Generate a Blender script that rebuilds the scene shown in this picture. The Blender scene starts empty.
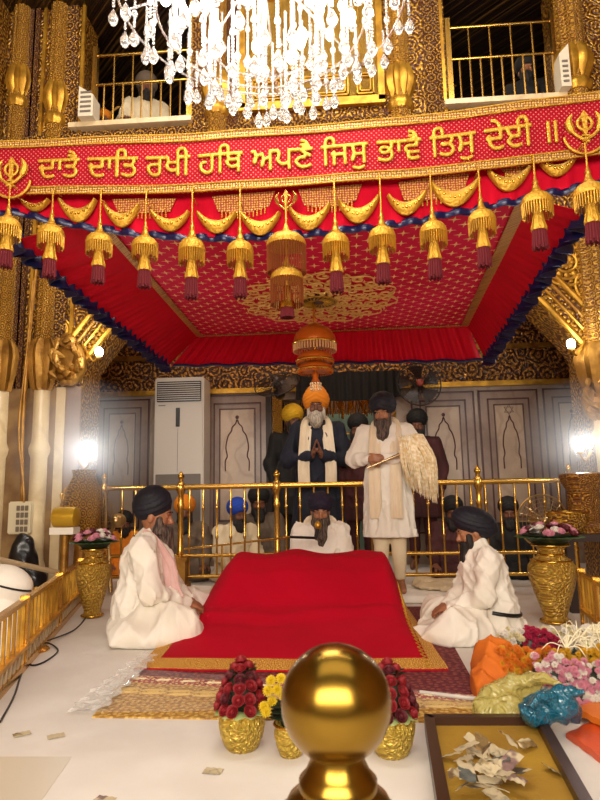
import bpy, bmesh, math, random
import numpy as np
from mathutils import Matrix, Vector
random.seed(7); rng = np.random.default_rng(7)
S = bpy.context.scene
COL = S.collection
PI = math.pi
# ---------------------------------------------------------------- camera
CAMH = 0.85; FPX = 600.0
PITCH = math.atan(92/600); YAW = math.radians(4.0); ROLL = math.radians(-1.0)
cam = bpy.data.cameras.new('camera'); camo = bpy.data.objects.new('camera', cam); COL.objects.link(camo)
cam.sensor_fit = 'VERTICAL'; cam.sensor_height = 36; cam.lens = 36*FPX/800
cam.clip_start = .02
RM = Matrix.Rotation(YAW, 3, 'Z') @ Matrix.Rotation(PI/2+PITCH, 3, 'X') @ Matrix.Rotation(ROLL, 3, 'Z')
camo.matrix_world = Matrix.Translation((0, 0, CAMH)) @ RM.to_4x4()
S.camera = camo
cam.dof.use_dof = True; cam.dof.focus_distance = 3.8; cam.dof.aperture_fstop = 14
RMn = np.array(RM)
def ray(px, py):
    return RMn @ np.array([(px-300)/FPX, -(py-400)/FPX, -1.0])
def P(px, py, Y):
    """point seen at that pixel on the plane y = Y"""
    d = ray(px, py); t = Y/d[1]; return np.array([d[0]*t, Y, CAMH+d[2]*t])
def F(px, py, z=0.0):
    """point seen at that pixel on the level z"""
    d = ray(px, py); t = (z-CAMH)/d[2]; return np.array([d[0]*t, d[1]*t, z])
# ---------------------------------------------------------------- world, lamps, exposure
S.view_settings.view_transform = 'Standard'; S.view_settings.look = 'None'
S.view_settings.gamma = 1; S.view_settings.exposure = 0.0
S.view_settings.use_curve_mapping = False
W = bpy.data.worlds.new('world'); S.world = W; W.use_nodes = True
W.node_tree.nodes['Background'].inputs[0].default_value = (1.0, .82, .6, 1)
W.node_tree.nodes['Background'].inputs[1].default_value = .5
def lamp(kind, name, loc, e, col, size=.3, rot=(0, 0, 0), sy=None):
    l = bpy.data.lights.new(name, kind); l.energy = e; l.color = col
    if kind == 'AREA':
        l.size = size
        if sy: l.shape = 'RECTANGLE'; l.size_y = sy
    else: l.shadow_soft_size = size
    o = bpy.data.objects.new(name, l); COL.objects.link(o); o.location = loc; o.rotation_euler = rot
    return o
WARM = (1.0, .89, .76)
lamp('AREA', 'hall_top_fill', (.1, .8, 5.2), 95, WARM, 4.6, (math.radians(38), 0, 0), sy=3.5)  # added soft fill from above, tilted to brighten the arcade wall
lamp('AREA', 'front_fill', (-.3, -2.3, 2.3), 370, WARM, 4.4, (math.radians(86), 0, 0), sy=1.6)  # added fill behind the camera, set low to brighten the people under the canopy
lamp('AREA', 'upper_wall_fill', (-.2, 3.1, 5.7), 150, WARM, 4.6, (math.radians(48), 0, 0), sy=.5)  # added wash that brightens the upper gold wall, not a fitting
lamp('AREA', 'ambulatory_light', (-.4, 6.4, 3.7), 22, (1, .6, .36), 3.0, sy=.6)
lamp('AREA', 'gallery_light', (0, 6.4, 5.45), 9, (1, .75, .5), 4.0, sy=.8)
# ---------------------------------------------------------------- materials
def lin(c):
    if isinstance(c, str): c = tuple(int(c[i:i+2], 16) for i in (0, 2, 4))
    c = [x/255 for x in c]
    return tuple((x/12.92 if x <= .04045 else ((x+.055)/1.055)**2.4) for x in c)+(1,)
class G:
    """tiny node-graph writer"""
    def __init__(s, name):
        s.m = bpy.data.materials.new(name); s.m.use_nodes = True
        s.t = s.m.node_tree; s.b = s.t.nodes['Principled BSDF']
        s.tc = s.t.nodes.new('ShaderNodeTexCoord')
    def put(s, inp, v):
        if hasattr(v, 'is_linked') or isinstance(v, bpy.types.NodeSocket): s.t.links.new(v, inp)
        else: inp.default_value = v
    def n(s, typ, out=0, props=None, **k):
        nd = s.t.nodes.new(typ)
        for a, b in (props or {}).items(): setattr(nd, a, b)
        for a, b in k.items():
            s.put(nd.inputs[int(a[1:])] if a[0] == 'i' and a[1:].isdigit() else nd.inputs[a], b)
        return nd.outputs[out]
    def math(s, op, a, b=0.0, c=0.0):
        return s.n('ShaderNodeMath', props={'operation': op}, i0=a, i1=b, i2=c)
    def mix(s, f, a, b):
        nd = s.t.nodes.new('ShaderNodeMix'); nd.data_type = 'RGBA'
        s.put(nd.inputs[0], f); s.put(nd.inputs[6], a); s.put(nd.inputs[7], b); return nd.outputs[2]
    def step(s, v, lo, hi):
        return s.n('ShaderNodeMapRange', props={'interpolation_type': 'SMOOTHSTEP'}, i0=v, i1=lo, i2=hi, i3=0.0, i4=1.0)
    def noise(s, scale, vec=None, detail=3.0, rough=.5):
        return s.n('ShaderNodeTexNoise', Vector=vec or s.tc.outputs['Object'], Scale=scale, Detail=detail, Roughness=rough)
    def vor(s, scale, vec=None, feature='F1', rnd=1.0, dim='3D', out=0):
        return s.n('ShaderNodeTexVoronoi', out=out, props={'feature': feature, 'voronoi_dimensions': dim}, Vector=vec or s.tc.outputs['Object'], Scale=scale, Randomness=rnd)
    def flat(s, k=1.0, sy=1.0):
        """wall coordinates: along the wall, up"""
        x = s.n('ShaderNodeSeparateXYZ', i0=s.tc.outputs['Object']); sx = x.node
        u = s.math('ADD', sx.outputs[0], sx.outputs[1])
        return s.n('ShaderNodeCombineXYZ', X=s.math('MULTIPLY', u, k), Y=s.math('MULTIPLY', sx.outputs[2], k*sy))
    def bump(s, h, strength=.5, dist=.01):
        o = s.n('ShaderNodeBump', Strength=strength, Distance=dist, Height=h); s.t.links.new(o, s.b.inputs['Normal'])
    def fin(s, **k):
        for a, b in k.items(): s.put(s.b.inputs[a.replace('_', ' ')], b)
        return s.m
def M(name, col, rough=.5, metal=0.0, bump=None, var=None, **k):
    g = G(name); c = lin(col)
    if var:
        f = g.step(g.noise(var[0], detail=4.0), .35, .65); c = g.mix(f, c, lin(var[1]))
    if bump:
        g.bump(g.noise(bump[0], detail=4.0), bump[1], bump[2] if len(bump) > 2 else .01)
    return g.fin(Base_Color=c, Roughness=rough, Metallic=metal, **k)
def emit(name, col, e):
    g = G(name); return g.fin(Base_Color=lin(col), Emission_Color=lin(col), Emission_Strength=e)
def relief(name, gold='c89a3c', back='4a1c12', k=7.0, rnd=.35, rings=30.0, th=(-.15, .35), rough=.33, sy=1.0, dark=1.0):
    """beaten gold relief of rosettes and leaf scrolls on a darker ground"""
    g = G(name); v = g.flat(k, sy)
    ns = g.n('ShaderNodeTexNoise', out=1, Vector=v, Scale=1.3, Detail=2.0)
    v2 = g.n('ShaderNodeVectorMath', props={'operation': 'ADD'}, i0=v, i1=g.n('ShaderNodeVectorMath', props={'operation': 'SCALE'}, i0=ns, Scale=.5 if rnd > .2 else .16))
    d = g.vor(1.0, v2, rnd=rnd, dim='2D')
    r = g.math('SINE', g.math('MULTIPLY', d, rings))
    fine = g.vor(4.3, v2, 'DISTANCE_TO_EDGE', dim='2D')
    f2 = g.math('SINE', g.math('MULTIPLY', g.vor(3.3, v2, rnd=.8, dim='2D'), 15.0))
    h = g.math('ADD', g.math('ADD', g.math('MULTIPLY', r, .42), g.math('MULTIPLY', f2, .16)), g.math('MULTIPLY', fine, 2.0))
    h = g.math('SUBTRACT', h, .42)
    m = g.step(h, *th)
    g.bump(h, .75, .012)
    big = g.step(g.noise(2.2), .3, .7)
    gc = g.mix(big, lin(gold), tuple(x*.72 for x in lin(gold)[:3])+(1,))
    return g.fin(Base_Color=g.mix(m, lin(back), gc), Metallic=g.math('MULTIPLY', m, .5), Roughness=rough)
MT = {}
MT['gold'] = M('polished_gold', 'd2a444', .24, 1.0, bump=(30, .05))
MT['gold_satin'] = M('satin_gold', 'd2a038', .4, .7, bump=(60, .3, .004), var=(9, 'a87a28'))
MT['gold_old'] = M('old_gold', 'ae8036', .45, .65, bump=(45, .5, .008), var=(6, '80561c'))
MT['brass'] = M('brass', 'd4a650', .27, .95)
MT['relief'] = relief('gold_relief', 'd6a238', '4e240c', 5.6)
MT['relief_dark'] = relief('gold_relief_dark_ground', 'b4822a', '3c0f0c', 12.0, rnd=.1, rings=24.0, th=(0, .5))
MT['relief_band'] = relief('gold_rosette_band', 'cf9a34', '3c1409', 9.5, rnd=0.0, rings=20.0, th=(-.1, .4))
MT['relief_fine'] = relief('fine_gold_relief', 'd8a43a', '66340e', 14.0, rnd=.1, rings=22.0, th=(-.4, .1))
MT['relief_panel'] = relief('pale_gold_relief', 'd6ae4c', '7c5820', 15.0, rings=26.0, th=(-.6, .2))
def marble(name, a, b, vein):
    g = G(name); n1 = g.noise(2.5, detail=6.0, rough=.65)
    w = g.n('ShaderNodeTexWave', Vector=g.tc.outputs['Object'], Scale=1.1, Distortion=14.0, Detail=4.0)
    c = g.mix(g.step(n1, .3, .7), lin(a), lin(b)); c = g.mix(g.math('MULTIPLY', g.step(w, .86, 1.0), .25), c, lin(vein))
    return g.fin(Base_Color=c, Roughness=.28)
MT['marble'] = marble('wall_marble', 'a8927e', '8e7868', '5f483c')
MT['marble_edge'] = marble('edge_marble', '947c6c', '7c665a', '6b5348')
MT['marble_pale'] = marble('shaft_marble', 'ddc9a0', 'c9b188', '9a7d50')
MT['inlay'] = M('dark_inlay', '4a2420', .4)
MT['floor'] = M('white_sheet_floor', 'dcd6ce', .6, bump=(5, .25, .02), var=(3, 'd3ccc3'))
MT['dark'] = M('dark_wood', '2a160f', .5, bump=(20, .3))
MT['black'] = M('black', '0c0b0c', .45)
MT['blackp'] = M('black_plastic', '141416', .3)
MT['plaster'] = M('old_plaster', '7a5a34', .8)
# ---------------------------------------------------------------- mesh builder
class MB:
    def __init__(s): s.v = []; s.f = []; s.n = 0
    def add(s, v, f):
        v = np.asarray(v, float).reshape(-1, 3); s.v.append(v); s.f += [tuple(int(i)+s.n for i in q) for q in f]; s.n += len(v); return s
    def box(s, c, d, rz=0.0, rot=None):
        x, y, z = [q/2 for q in d]
        v = np.array([(-x, -y, -z), (x, -y, -z), (x, y, -z), (-x, y, -z), (-x, -y, z), (x, -y, z), (x, y, z), (-x, y, z)])
        R = np.array(rot) if rot is not None else np.array(Matrix.Rotation(rz, 3, 'Z'))
        return s.add(v @ R.T+np.array(c), [(0, 3, 2, 1), (4, 5, 6, 7), (0, 1, 5, 4), (1, 2, 6, 5), (2, 3, 7, 6), (3, 0, 4, 7)])
    def span(s, lo, hi):
        lo = np.array(lo, float); hi = np.array(hi, float); return s.box((lo+hi)/2, np.abs(hi-lo))
    def tube(s, pts, r, n=8, closed=False, cap=True):
        p = np.array(pts, float); k = len(p); r = np.broadcast_to(np.array(r, float), (k,))
        if closed: t = np.roll(p, -1, 0)-np.roll(p, 1, 0)
        else: t = np.gradient(p, axis=0)
        t /= np.linalg.norm(t, axis=1)[:, None]+1e-12
        a = np.array((0, 0, 1.)) if abs(t[0, 2]) < .9 else np.array((1., 0, 0))
        u = np.cross(t[0], a); u /= np.linalg.norm(u); V = []
        th = np.arange(n)*2*PI/n; c, sn = np.cos(th)[:, None], np.sin(th)[:, None]
        for i in range(k):
            u = u-t[i]*(u@t[i]); u /= np.linalg.norm(u)+1e-12; w = np.cross(t[i], u)
            V.append(p[i]+r[i]*(c*u+sn*w))
        V = np.concatenate(V); fc = []
        for i in range(k if closed else k-1):
            j = (i+1) % k
            for q in range(n):
                fc.append((i*n+q, i*n+(q+1) % n, j*n+(q+1) % n, j*n+q))
        if cap and not closed:
            fc.append(tuple(range(n))[::-1]); fc.append(tuple((k-1)*n+q for q in range(n)))
        return s.add(V, fc)
    def lathe(s, prof, c=(0, 0, 0), n=24, flute=None, a0=0.0, a1=2*PI):
        """prof: (radius, height) from bottom to top"""
        k = len(prof); full = abs(a1-a0-2*PI) < 1e-6; m = n if full else n+1
        th = a0+(a1-a0)*np.arange(m)/n; V = []
        for r, z in prof:
            rr = r*(1+(flute[1]*np.cos(flute[0]*th) if flute else 0))
            V.append(np.stack([rr*np.cos(th), rr*np.sin(th), np.full(m, z)], 1))
        V = np.concatenate(V)+np.array(c); fc = []
        for i in range(k-1):
            for q in range(n):
                q2 = (q+1) % m; fc.append((i*m+q, i*m+q2, (i+1)*m+q2, (i+1)*m+q))
        if full: fc += [tuple(range(m))[::-1], tuple((k-1)*m+q for q in range(m))]
        return s.add(V, fc)
    def ell(s, c, r, n=12, m=8, rot=None):
        V = [(0, 0, -1)]+[(math.cos(t)*math.sin(p), math.sin(t)*math.sin(p), -math.cos(p)) for p in [PI*i/m for i in range(1, m)] for t in [2*PI*j/n for j in range(n)]]+[(0, 0, 1)]
        V = np.array(V)*np.array(r)
        if rot is not None: V = V @ np.array(rot).T
        fc = [(0, 1+(j+1) % n, 1+j) for j in range(n)]
        for i in range(m-2):
            for j in range(n): fc.append((1+i*n+j, 1+i*n+(j+1) % n, 1+(i+1)*n+(j+1) % n, 1+(i+1)*n+j))
        e = len(V)-1; b = 1+(m-2)*n
        fc += [(b+j, b+(j+1) % n, e) for j in range(n)]
        return s.add(V+np.array(c), fc)
    def grid(s, A, thick=None, wrap=False):
        """A: rows x cols x 3 points; thick offsets a second skin"""
        A = np.array(A, float); R, C = A.shape[:2]; V = A.reshape(-1, 3); fc = []
        def quads(o, flip):
            for i in range(R-1):
                for j in range(C-1+(1 if wrap else 0)):
                    j2 = (j+1) % C; q = (o+i*C+j, o+i*C+j2, o+(i+1)*C+j2, o+(i+1)*C+j); fc.append(q[::-1] if flip else q)
        quads(0, False)
        if thick is not None:
            off = np.array(thick, float)
            if off.ndim == 0:
                du = np.gradient(A, axis=0); dv = np.gradient(A, axis=1); nn = np.cross(dv, du)
                nn /= np.linalg.norm(nn, axis=2)[..., None]+1e-12; B = A-nn*float(off)
            else: B = A+off
            V = np.concatenate([V, B.reshape(-1, 3)]); o = R*C; quads(o, True)
            for j in range(C-1): fc += [(j+1, j, o+j, o+j+1), ((R-1)*C+j, (R-1)*C+j+1, o+(R-1)*C+j+1, o+(R-1)*C+j)]
            if not wrap:
                for i in range(R-1): fc += [(i*C, (i+1)*C, o+(i+1)*C, o+i*C), ((i+1)*C+C-1, i*C+C-1, o+i*C+C-1, o+(i+1)*C+C-1)]
        return s.add(V, fc)
    def prism(s, poly, y0, y1, axis='y'):
        """poly in (x, z) extruded along y (or (x, y) along z)"""
        k = len(poly); V = []
        for w in (y0, y1):
            for a, b in poly: V.append((a, w, b) if axis == 'y' else (a, b, w))
        fc = [tuple(range(k)), tuple(range(2*k-1, k-1, -1))]+[(i, i+k, (i+1) % k+k, (i+1) % k) for i in range(k)]
        return s.add(V, fc)
    def build(s, name, mat, parent=None, smooth=True, local=False, **pr):
        v = np.concatenate(s.v)
        if parent is not None and not local: v = v-base(parent)
        me = bpy.data.meshes.new(name); me.from_pydata(v.tolist(), [], s.f); me.update()
        if smooth:
            me.polygons.foreach_set('use_smooth', [True]*len(me.polygons))
            try: me.set_sharp_from_angle(angle=math.radians(45))
            except Exception: pass
        bm = bmesh.new(); bm.from_mesh(me); bmesh.ops.recalc_face_normals(bm, faces=bm.faces); bm.to_mesh(me); bm.free()
        me.materials.append(MT[mat] if isinstance(mat, str) else mat)
        return link(name, me, parent, **pr)
def link(name, me, parent=None, **pr):
    o = bpy.data.objects.new(name, me); COL.objects.link(o)
    if parent is not None: o.parent = parent
    for a, b in pr.items(): o[a] = b
    return o
def base(o):
    b = np.zeros(3)
    while o is not None: b += np.array(o.location); o = o.parent
    return b
def tag(o, label, cat, group=None, kind=None):
    o['label'] = label; o['category'] = cat
    if group: o['group'] = group
    if kind: o['kind'] = kind
    return o
def thing(name, label, cat, loc=(0, 0, 0), group=None, rz=0.0):
    o = bpy.data.objects.new(name, None); COL.objects.link(o); o.location = tuple(float(x) for x in loc); o.rotation_euler = (0, 0, rz)
    o.empty_display_size = .05
    return tag(o, label, cat, group)
def dup(o, loc=None, label=None, rz=None, scale=None, parent=None):
    c = o.copy(); COL.objects.link(c)
    if loc is not None: c.location = tuple(float(x) for x in loc)
    if rz is not None: c.rotation_euler = (0, 0, rz)
    if scale is not None: c.scale = (scale,)*3 if np.isscalar(scale) else scale
    if label: c['label'] = label
    if parent is not None: c.parent = parent
    for ch in [x for x in KIDS(o)]: dup(ch, parent=c)
    return c
def KIDS(o): return [x for x in S.objects if x.parent == o]
def struct(name, mb, mat, parent=None, smooth=False):
    o = mb.build(name, mat, parent, smooth)
    if parent is None: o['kind'] = 'structure'
    return o
def lerp(a, b, t): return np.asarray(a)+(np.asarray(b)-np.asarray(a))*t
def bez(p, n=20):
    """smooth curve through the points (Catmull-Rom)"""
    p = [np.array(q, float) for q in p]; q = [2*p[0]-p[1]]+p+[2*p[-1]-p[-2]]; out = []
    k = len(p)-1
    for i in range(n+1):
        u = i/n*k; s = min(int(u), k-1); t = u-s; a, b, c, d = q[s:s+4]
        out.append(.5*((2*b)+(c-a)*t+(2*a-5*b+4*c-d)*t*t+(3*b-a-3*c+d)*t**3))
    return np.array(out)
# ================================================================ the hall
YW = 5.3                                            # face of the arcade wall
struct('floor', MB().span((-3.4, -2.6, -.1), (3.2, 9.2, 0)), 'floor')
struct('wall_left', MB().span((-3.5, -2.6, 0), (-3.3, 9.2, 5.8)), 'relief')
struct('wall_right', MB().span((3.1, -2.6, 0), (3.3, 9.2, 5.8)), 'relief')
struct('wall_front', MB().span((-3.3, -2.8, 0), (3.1, -2.6, 5.8)), 'relief')
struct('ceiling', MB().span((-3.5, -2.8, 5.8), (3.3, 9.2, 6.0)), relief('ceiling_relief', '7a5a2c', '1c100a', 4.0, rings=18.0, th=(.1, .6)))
struct('wall_far', MB().span((-3.3, 9.0, 0), (3.1, 9.2, 5.8)), 'relief_fine')
# arcade wall: piers, arch spandrels, gallery windows
XL, XR = P(80, 450, YW)[0], P(594, 450, YW)[0]
XC = (XL+XR)/2; HW = (XR-XL)/2; ZS = 2.02
def archz(x, d=0.0):
    u = min(1, abs(x-XC)/(HW+d)); return ZS+(1.62+d)*(1-u**1.9)
ZG = P(135, 124, YW)[2]                             # gallery sill
wl0, wl1 = P(80, 60, YW)[0], P(191, 60, YW)[0]
wr0, wr1 = P(446, 60, YW)[0], P(562, 60, YW)[0]
aw = MB(); D = .4
aw.span((-3.3, YW, 0), (XL, YW+D, ZG)); aw.span((XR, YW, 0), (3.1, YW+D, ZG))
N = 48
for i in range(N):
    a, b = XL+(XR-XL)*i/N, XL+(XR-XL)*(i+1)/N
    aw.prism([(a, archz(a)), (b, archz(b)), (b, ZG), (a, ZG)], YW, YW+D)
for a, b in ((-3.3, wl0), (wl1, wr0), (wr1, 3.1)): aw.span((a, YW, ZG), (b, YW+D, 5.8))
wall = struct('wall_arcade', aw, 'relief')
for k, (off, r, m) in enumerate(((.035, .03, 'gold_satin'), (.15, .016, 'gold_satin'), (.24, .02, 'gold_old'), (.33, .03, 'gold_satin'))):
    pts = [(x, YW-.01, archz(x, off)) for x in np.linspace(XC-HW-off*.9, XC+HW+off*.9, 60)]
    MB().tube(pts, r, 8).build('arch_moulding', m, wall)
bead = MB()
for x in np.linspace(XL, XR, 150): bead.ell((x, YW-.012, archz(x, .09)), (.018, .014, .018), 6, 4)
bead.build('arch_beading', 'gold_satin', wall)
# medallions carved on the spandrels
for px, py, r in ((92, 290, .18), (566, 262, .22), (594, 285, .16), (60, 330, .1), (115, 268, .1)):
    c = P(px, py, YW-.012); md = MB()
    for q in (1.0, .72, .42): md.tube([(c[0]+r*q*math.cos(t), c[1], c[2]+r*q*math.sin(t)) for t in np.linspace(0, 2*PI, 25)[:-1]], .014, 6, True)
    for j in range(12):
        t = j*PI/6; md.ell((c[0]+r*.57*math.cos(t), c[1], c[2]+r*.57*math.sin(t)), (.028, .014, .028), 6, 4)
    for j in range(8):
        t = j*PI/4; md.ell((c[0]+r*.2*math.cos(t), c[1], c[2]+r*.2*math.sin(t)), (.028, .02, .028), 6, 4)
    md.build('carved_medallion', 'gold_satin', wall)
# pilasters with lotus bulbs
def pilaster(px, pylot, zcap, r, marble_below=True, Y=YW, base_z=0.0, top=5.8):
    x = P(px, 300, Y)[0]; zl = P(px, pylot, Y)[2]; y = Y-.02
    up = MB().lathe([(r, zcap), (r, top)], (x, y, 0), 24, flute=(12, .06)); o = up.build('column_shaft', 'relief_fine')
    root = thing('pillar', 'x', 'x', (0, 0, 0)); root['kind'] = 'structure'; del root['label'], root['category']; o.parent = root
    MB().lathe([(r*.9, zl-.14), (r*1.0, zl-.12), (r*1.05, zl-.1), (r*1.35, zl-.02), (r*1.42, zl+.05), (r*1.3, zl+.12), (r*1.02, zl+.2)], (x, y, 0), 32, flute=(10, .11)).build('lotus_bulb', 'gold_satin', root)
    MB().lathe([(r*1.05, zl-.26), (r*1.25, zl-.22), (r*1.2, zl-.17), (r*1.0, zl-.14)], (x, y, 0), 32, flute=(10, .05)).build('lotus_ring', 'gold_satin', root)
    if marble_below:
        MB().lathe([(r*1.15, 0), (r*1.15, .25), (r*.95, .3), (r*.9, .36), (r*.9, 1.2), (r*1.1, 1.24), (r*1.15, 1.28), (r*.9, 1.34), (r*.86, 1.42), (r*.86, zcap-.02)], (x, y, 0), 16, flute=(8, .02)).build('marble_shaft', 'marble_pale', root)
        MB().lathe([(r*.95, zcap-.03), (r*1.15, zcap), (r*1.5, zcap+.12), (r*1.75, zcap+.3), (r*1.6, zcap+.38), (r*1.1, zcap+.45)], (x, y, 0), 32, flute=(8, .12)).build('acanthus_capital', 'gold_old', root)
    return root
zc = P(50, 388, YW)[2]
for px, py in ((8, 88), (48, 105)): pilaster(px, py, zc, .085)
for px, py in ((217, 95), (409, 88)): pilaster(px, py, 3.95, .1, False)
pilaster(594, 70, P(594, 395, YW)[2], .12)
# flat bands between them
for px0, px1, m in ((18, 32, 'relief_dark'), (60, 72, 'relief_band'), (36, 39, 'gold_satin'), (76, 79, 'gold_satin'), (26, 27.5, 'gold_satin')):
    a, b = P(px0, 200, YW)[0], P(px1, 200, YW)[0]
    struct('trim_1', MB().span((a, YW-.03, zc), (b, YW-.001, 5.8)), m)
for px0, px1, m in ((193, 203, 'relief_band'), (226, 238, 'relief_dark'), (385, 396, 'relief_band'), (424, 441, 'relief_band'), (563, 580, 'relief_band'), (190, 193, 'gold_satin'), (441, 444, 'gold_satin')):
    a, b = P(px0, 60, YW)[0], P(px1, 60, YW)[0]
    struct('trim_2', MB().span((a, YW-.035, ZG-.1), (b, YW-.001, 5.8)), m)
for px0, px1, m in ((55, 64, 'marble_pale'), (66, 79, 'marble_edge')):
    a, b = P(px0, 450, YW)[0], P(px1, 450, YW)[0]
    struct('trim_3', MB().span((a, YW-.02, 0), (b, YW-.001, zc)), m)
# marble facing of the piers, with an inlaid flower strip
for lo, hi in ((-3.29, XL), (XR, 3.09)):
    struct('trim_4', MB().span((lo, YW-.015, 0), (hi, YW, zc)), M('brown_marble', '8e7048', .4, var=(4, '6b4d30')))
# big acanthus bracket below the left springing, and its twin on the right
def acanthus(px, py, s, name='carved_bracket'):
    c = P(px, py, YW-.1); mb = MB(); q = np.random.default_rng(3)
    for j in range(26):
        t = q.uniform(0, 2*PI); rr = q.uniform(.2, 1)*s
        p0 = c+np.array((rr*.5*math.cos(t), q.uniform(-.03, .03), rr*math.sin(t)*.8))
        pts = bez([p0, p0+np.array((.3*s*math.cos(t+.8), -.03, .3*s*math.sin(t+.8)+.02)), p0+np.array((.35*s*math.cos(t+1.6), -.05, .4*s*math.sin(t+1.6)))], 6)
        mb.tube(pts, [s*.05, s*.1, s*.14, s*.15, s*.12, s*.07, s*.02], 6)
    mb.ell(c+np.array((0, .06, 0)), (s*.62, .09, s*.9), 14, 10)
    o = mb.build(name, 'gold_old', wall)
acanthus(68, 362, .24); acanthus(598, 400, .19); acanthus(70, 500, .1)
# gallery sill, cornice, and carved centre panel
sl = MB(); sl.span((wl0-.05, YW-.09, ZG-.05), (wl1+.03, YW+D+.05, ZG)); struct('trim_5', sl, 'marble_pale')
sl = MB(); sl.span((wr0-.05, YW-.09, ZG-.05), (wr1+.05, YW+D+.05, ZG)); struct('trim_6', sl, 'marble_pale')
struct('trim_7', MB().span((-3.3, YW-.06, ZG-.22), (3.1, YW, ZG-.1)), 'relief_band')
struct('trim_8', MB().span((-3.3, YW-.04, ZG-.45), (3.1, YW, ZG-.25)), 'relief_fine')
a, b = P(240, 60, YW)[0], P(383, 60, YW)[0]; zb, zt = P(300, 108, YW)[2], 5.75
cp = MB().span((a, YW-.02, zb), (b, YW-.0005, zt)); cpo = struct('trim_9', cp, 'relief_panel')
fr = MB(); w = .05
for q in range(3):
    for (x0, x1, z0, z1) in ((a, b, zb, zb+w), (a, a+w, zb, zt), (b-w, b, zb, zt)):
        pass
fr.span((a, YW-.06, zb-.03), (b, YW-.01, zb+.05)); fr.span((a, YW-.06, zb), (a+.06, YW-.01, zt)); fr.span((b-.06, YW-.06, zb), (b, YW-.01, zt))
fr.build('panel_frame', 'gold_satin', cpo, smooth=False)
pn = MB(); wd = (b-a-.12)
for u0, u1, z0, z1 in ((.05, .28, .08, .3), (.34, .78, .08, .3), (.84, .97, .08, .3), (.05, .28, .38, 1.2), (.34, .78, .38, 1.2), (.84, .97, .38, 1.2)):
    x0, x1 = a+.06+wd*u0, a+.06+wd*u1
    for e in (0, .028):
        for lo, hi in (((x0+e, zb+z0+e), (x1-e, zb+z0+.012+e)), ((x0+e, zb+z1-.012-e), (x1-e, zb+z1-e)), ((x0+e, zb+z0+e), (x0+.012+e, zb+z1-e)), ((x1-.012-e, zb+z0+e), (x1-e, zb+z1-e))):
            pn.span((lo[0], YW-.045, lo[1]), (hi[0], YW-.01, hi[1]))
pn.build('panel_moulding', 'gold_satin', cpo, smooth=False)
# gallery: floor, dark back wall with carved arches
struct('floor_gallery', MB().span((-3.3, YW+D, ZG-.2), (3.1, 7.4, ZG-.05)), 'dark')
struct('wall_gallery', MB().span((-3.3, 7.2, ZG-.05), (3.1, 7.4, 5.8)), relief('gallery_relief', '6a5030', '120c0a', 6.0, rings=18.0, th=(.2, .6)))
for cx in (P(150, 60, 6.6)[0], P(500, 40, 6.6)[0]):
    g = MB()
    for off in (0, .12, .2):
        g.tube([(cx+(1.0+off)*math.cos(t), 6.9, ZG+.35+(1.15+off)*math.sin(t)) for t in np.linspace(0, PI, 40)], .022, 6)
    o = g.build('trim_10', 'gold_old'); o['kind'] = 'structure'
# ambulatory back wall with a doorway
YB = 7.2
d0, d1 = P(283, 450, YB)[0], P(392, 450, YB)[0]; zd = P(340, 398, YB)[2]
zb1, zb2 = P(450, 385, YB)[2], 2.75
wb = MB()
wb.span((-3.3, YB, 0), (d0, YB+.2, zb1)); wb.span((d1, YB, 0), (3.1, YB+.2, zb1)); wb.span((d0, YB, zd), (d1, YB+.2, zb1))
wback = struct('wall_back', wb, 'marble')
struct('wall_back_upper', MB().span((-3.3, YB, zb1), (3.1, YB+.2, ZG-.2)), relief('frieze_relief', 'c08a3c', '3a180c', 5.0, rings=22.0, rnd=.6))
struct('trim_11', MB().span((-3.3, YB-.05, zb1-.03), (3.1, YB, zb1+.03)), 'gold_satin')
struct('trim_12', MB().span((-3.3, YB-.03, zb1+.42), (3.1, YB, zb1+.48)), 'gold_old')
fr = MB(); fr.span((d0-.12, YB-.03, 0), (d0, YB+.22, zd+.05)); fr.span((d1, YB-.03, 0), (d1+.06, YB+.22, zd+.05)); struct('trim_13', fr, 'relief_fine')
fr = MB(); fr.span((d0-.2, YB-.05, 0), (d0-.13, YB, zb1)); struct('trim_14', fr, 'dark')
def panel(px0, px1, pyt, arch=True, star=False):
    a, b = P(px0, 440, YB)[0], P(px1, 440, YB)[0]; zt = P((px0+px1)/2, pyt, YB)[2]; z0 = .35
    root = MB().span((a, YB-.03, z0), (b, YB, zt)).build('marble_panel', 'marble_edge', wback, smooth=False)
    f = MB()
    for e, w in ((.0, .02), (.1, .018), (.17, .012)):
        for lo, hi in (((a+e, z0+e), (a+e+w, zt-e)), ((b-e-w, z0+e), (b-e, zt-e)), ((a+e, zt-e-w), (b-e, zt-e)), ((a+e, z0+e), (b-e, z0+e+w))):
            f.span((lo[0], YB-.04, lo[1]), (hi[0], YB-.028, hi[1]))
    f.build('inlay_frame', 'inlay', root, smooth=False)
    MB().span((a+.19, YB-.045, z0+.19), (b-.19, YB-.028, zt-.19)).build('centre_slab', marble('pale_slab_marble', 'b8a18a', 'a68e7a', '7a5c4c') if 'slabm' not in MT else MT['slabm'], root, smooth=False)
    c = (a+b)/2; hw = (b-a)/2-.25; za = zt-.31
    pts = [(-hw, -.62), (-hw*1.02, -.5), (-hw*.85, -.44), (-hw*.97, -.33), (-hw*.78, -.2), (-hw*.5, -.14), (-hw*.42, -.09), (-hw*.15, -.05), (0, 0)]
    full = [(c+x, YB-.047, za+z) for x, z in pts]+[(c-x, YB-.047, za+z) for x, z in pts[-2::-1]]
    l = MB(); l.tube(bez(full, 60), .008, 6)
    if star:
        for k in range(2):
            l.tube([(c+.06*math.sin(t+k*PI), YB-.047, za+.07+.06*math.cos(t+k*PI)) for t in (0, 2*PI/3, 4*PI/3)], .006, 5, True)
    else: l.ell((c, YB-.05, za+.03), (.022, .006, .022), 10, 6)
    l.build('arch_inlay', 'inlay', root)
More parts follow.
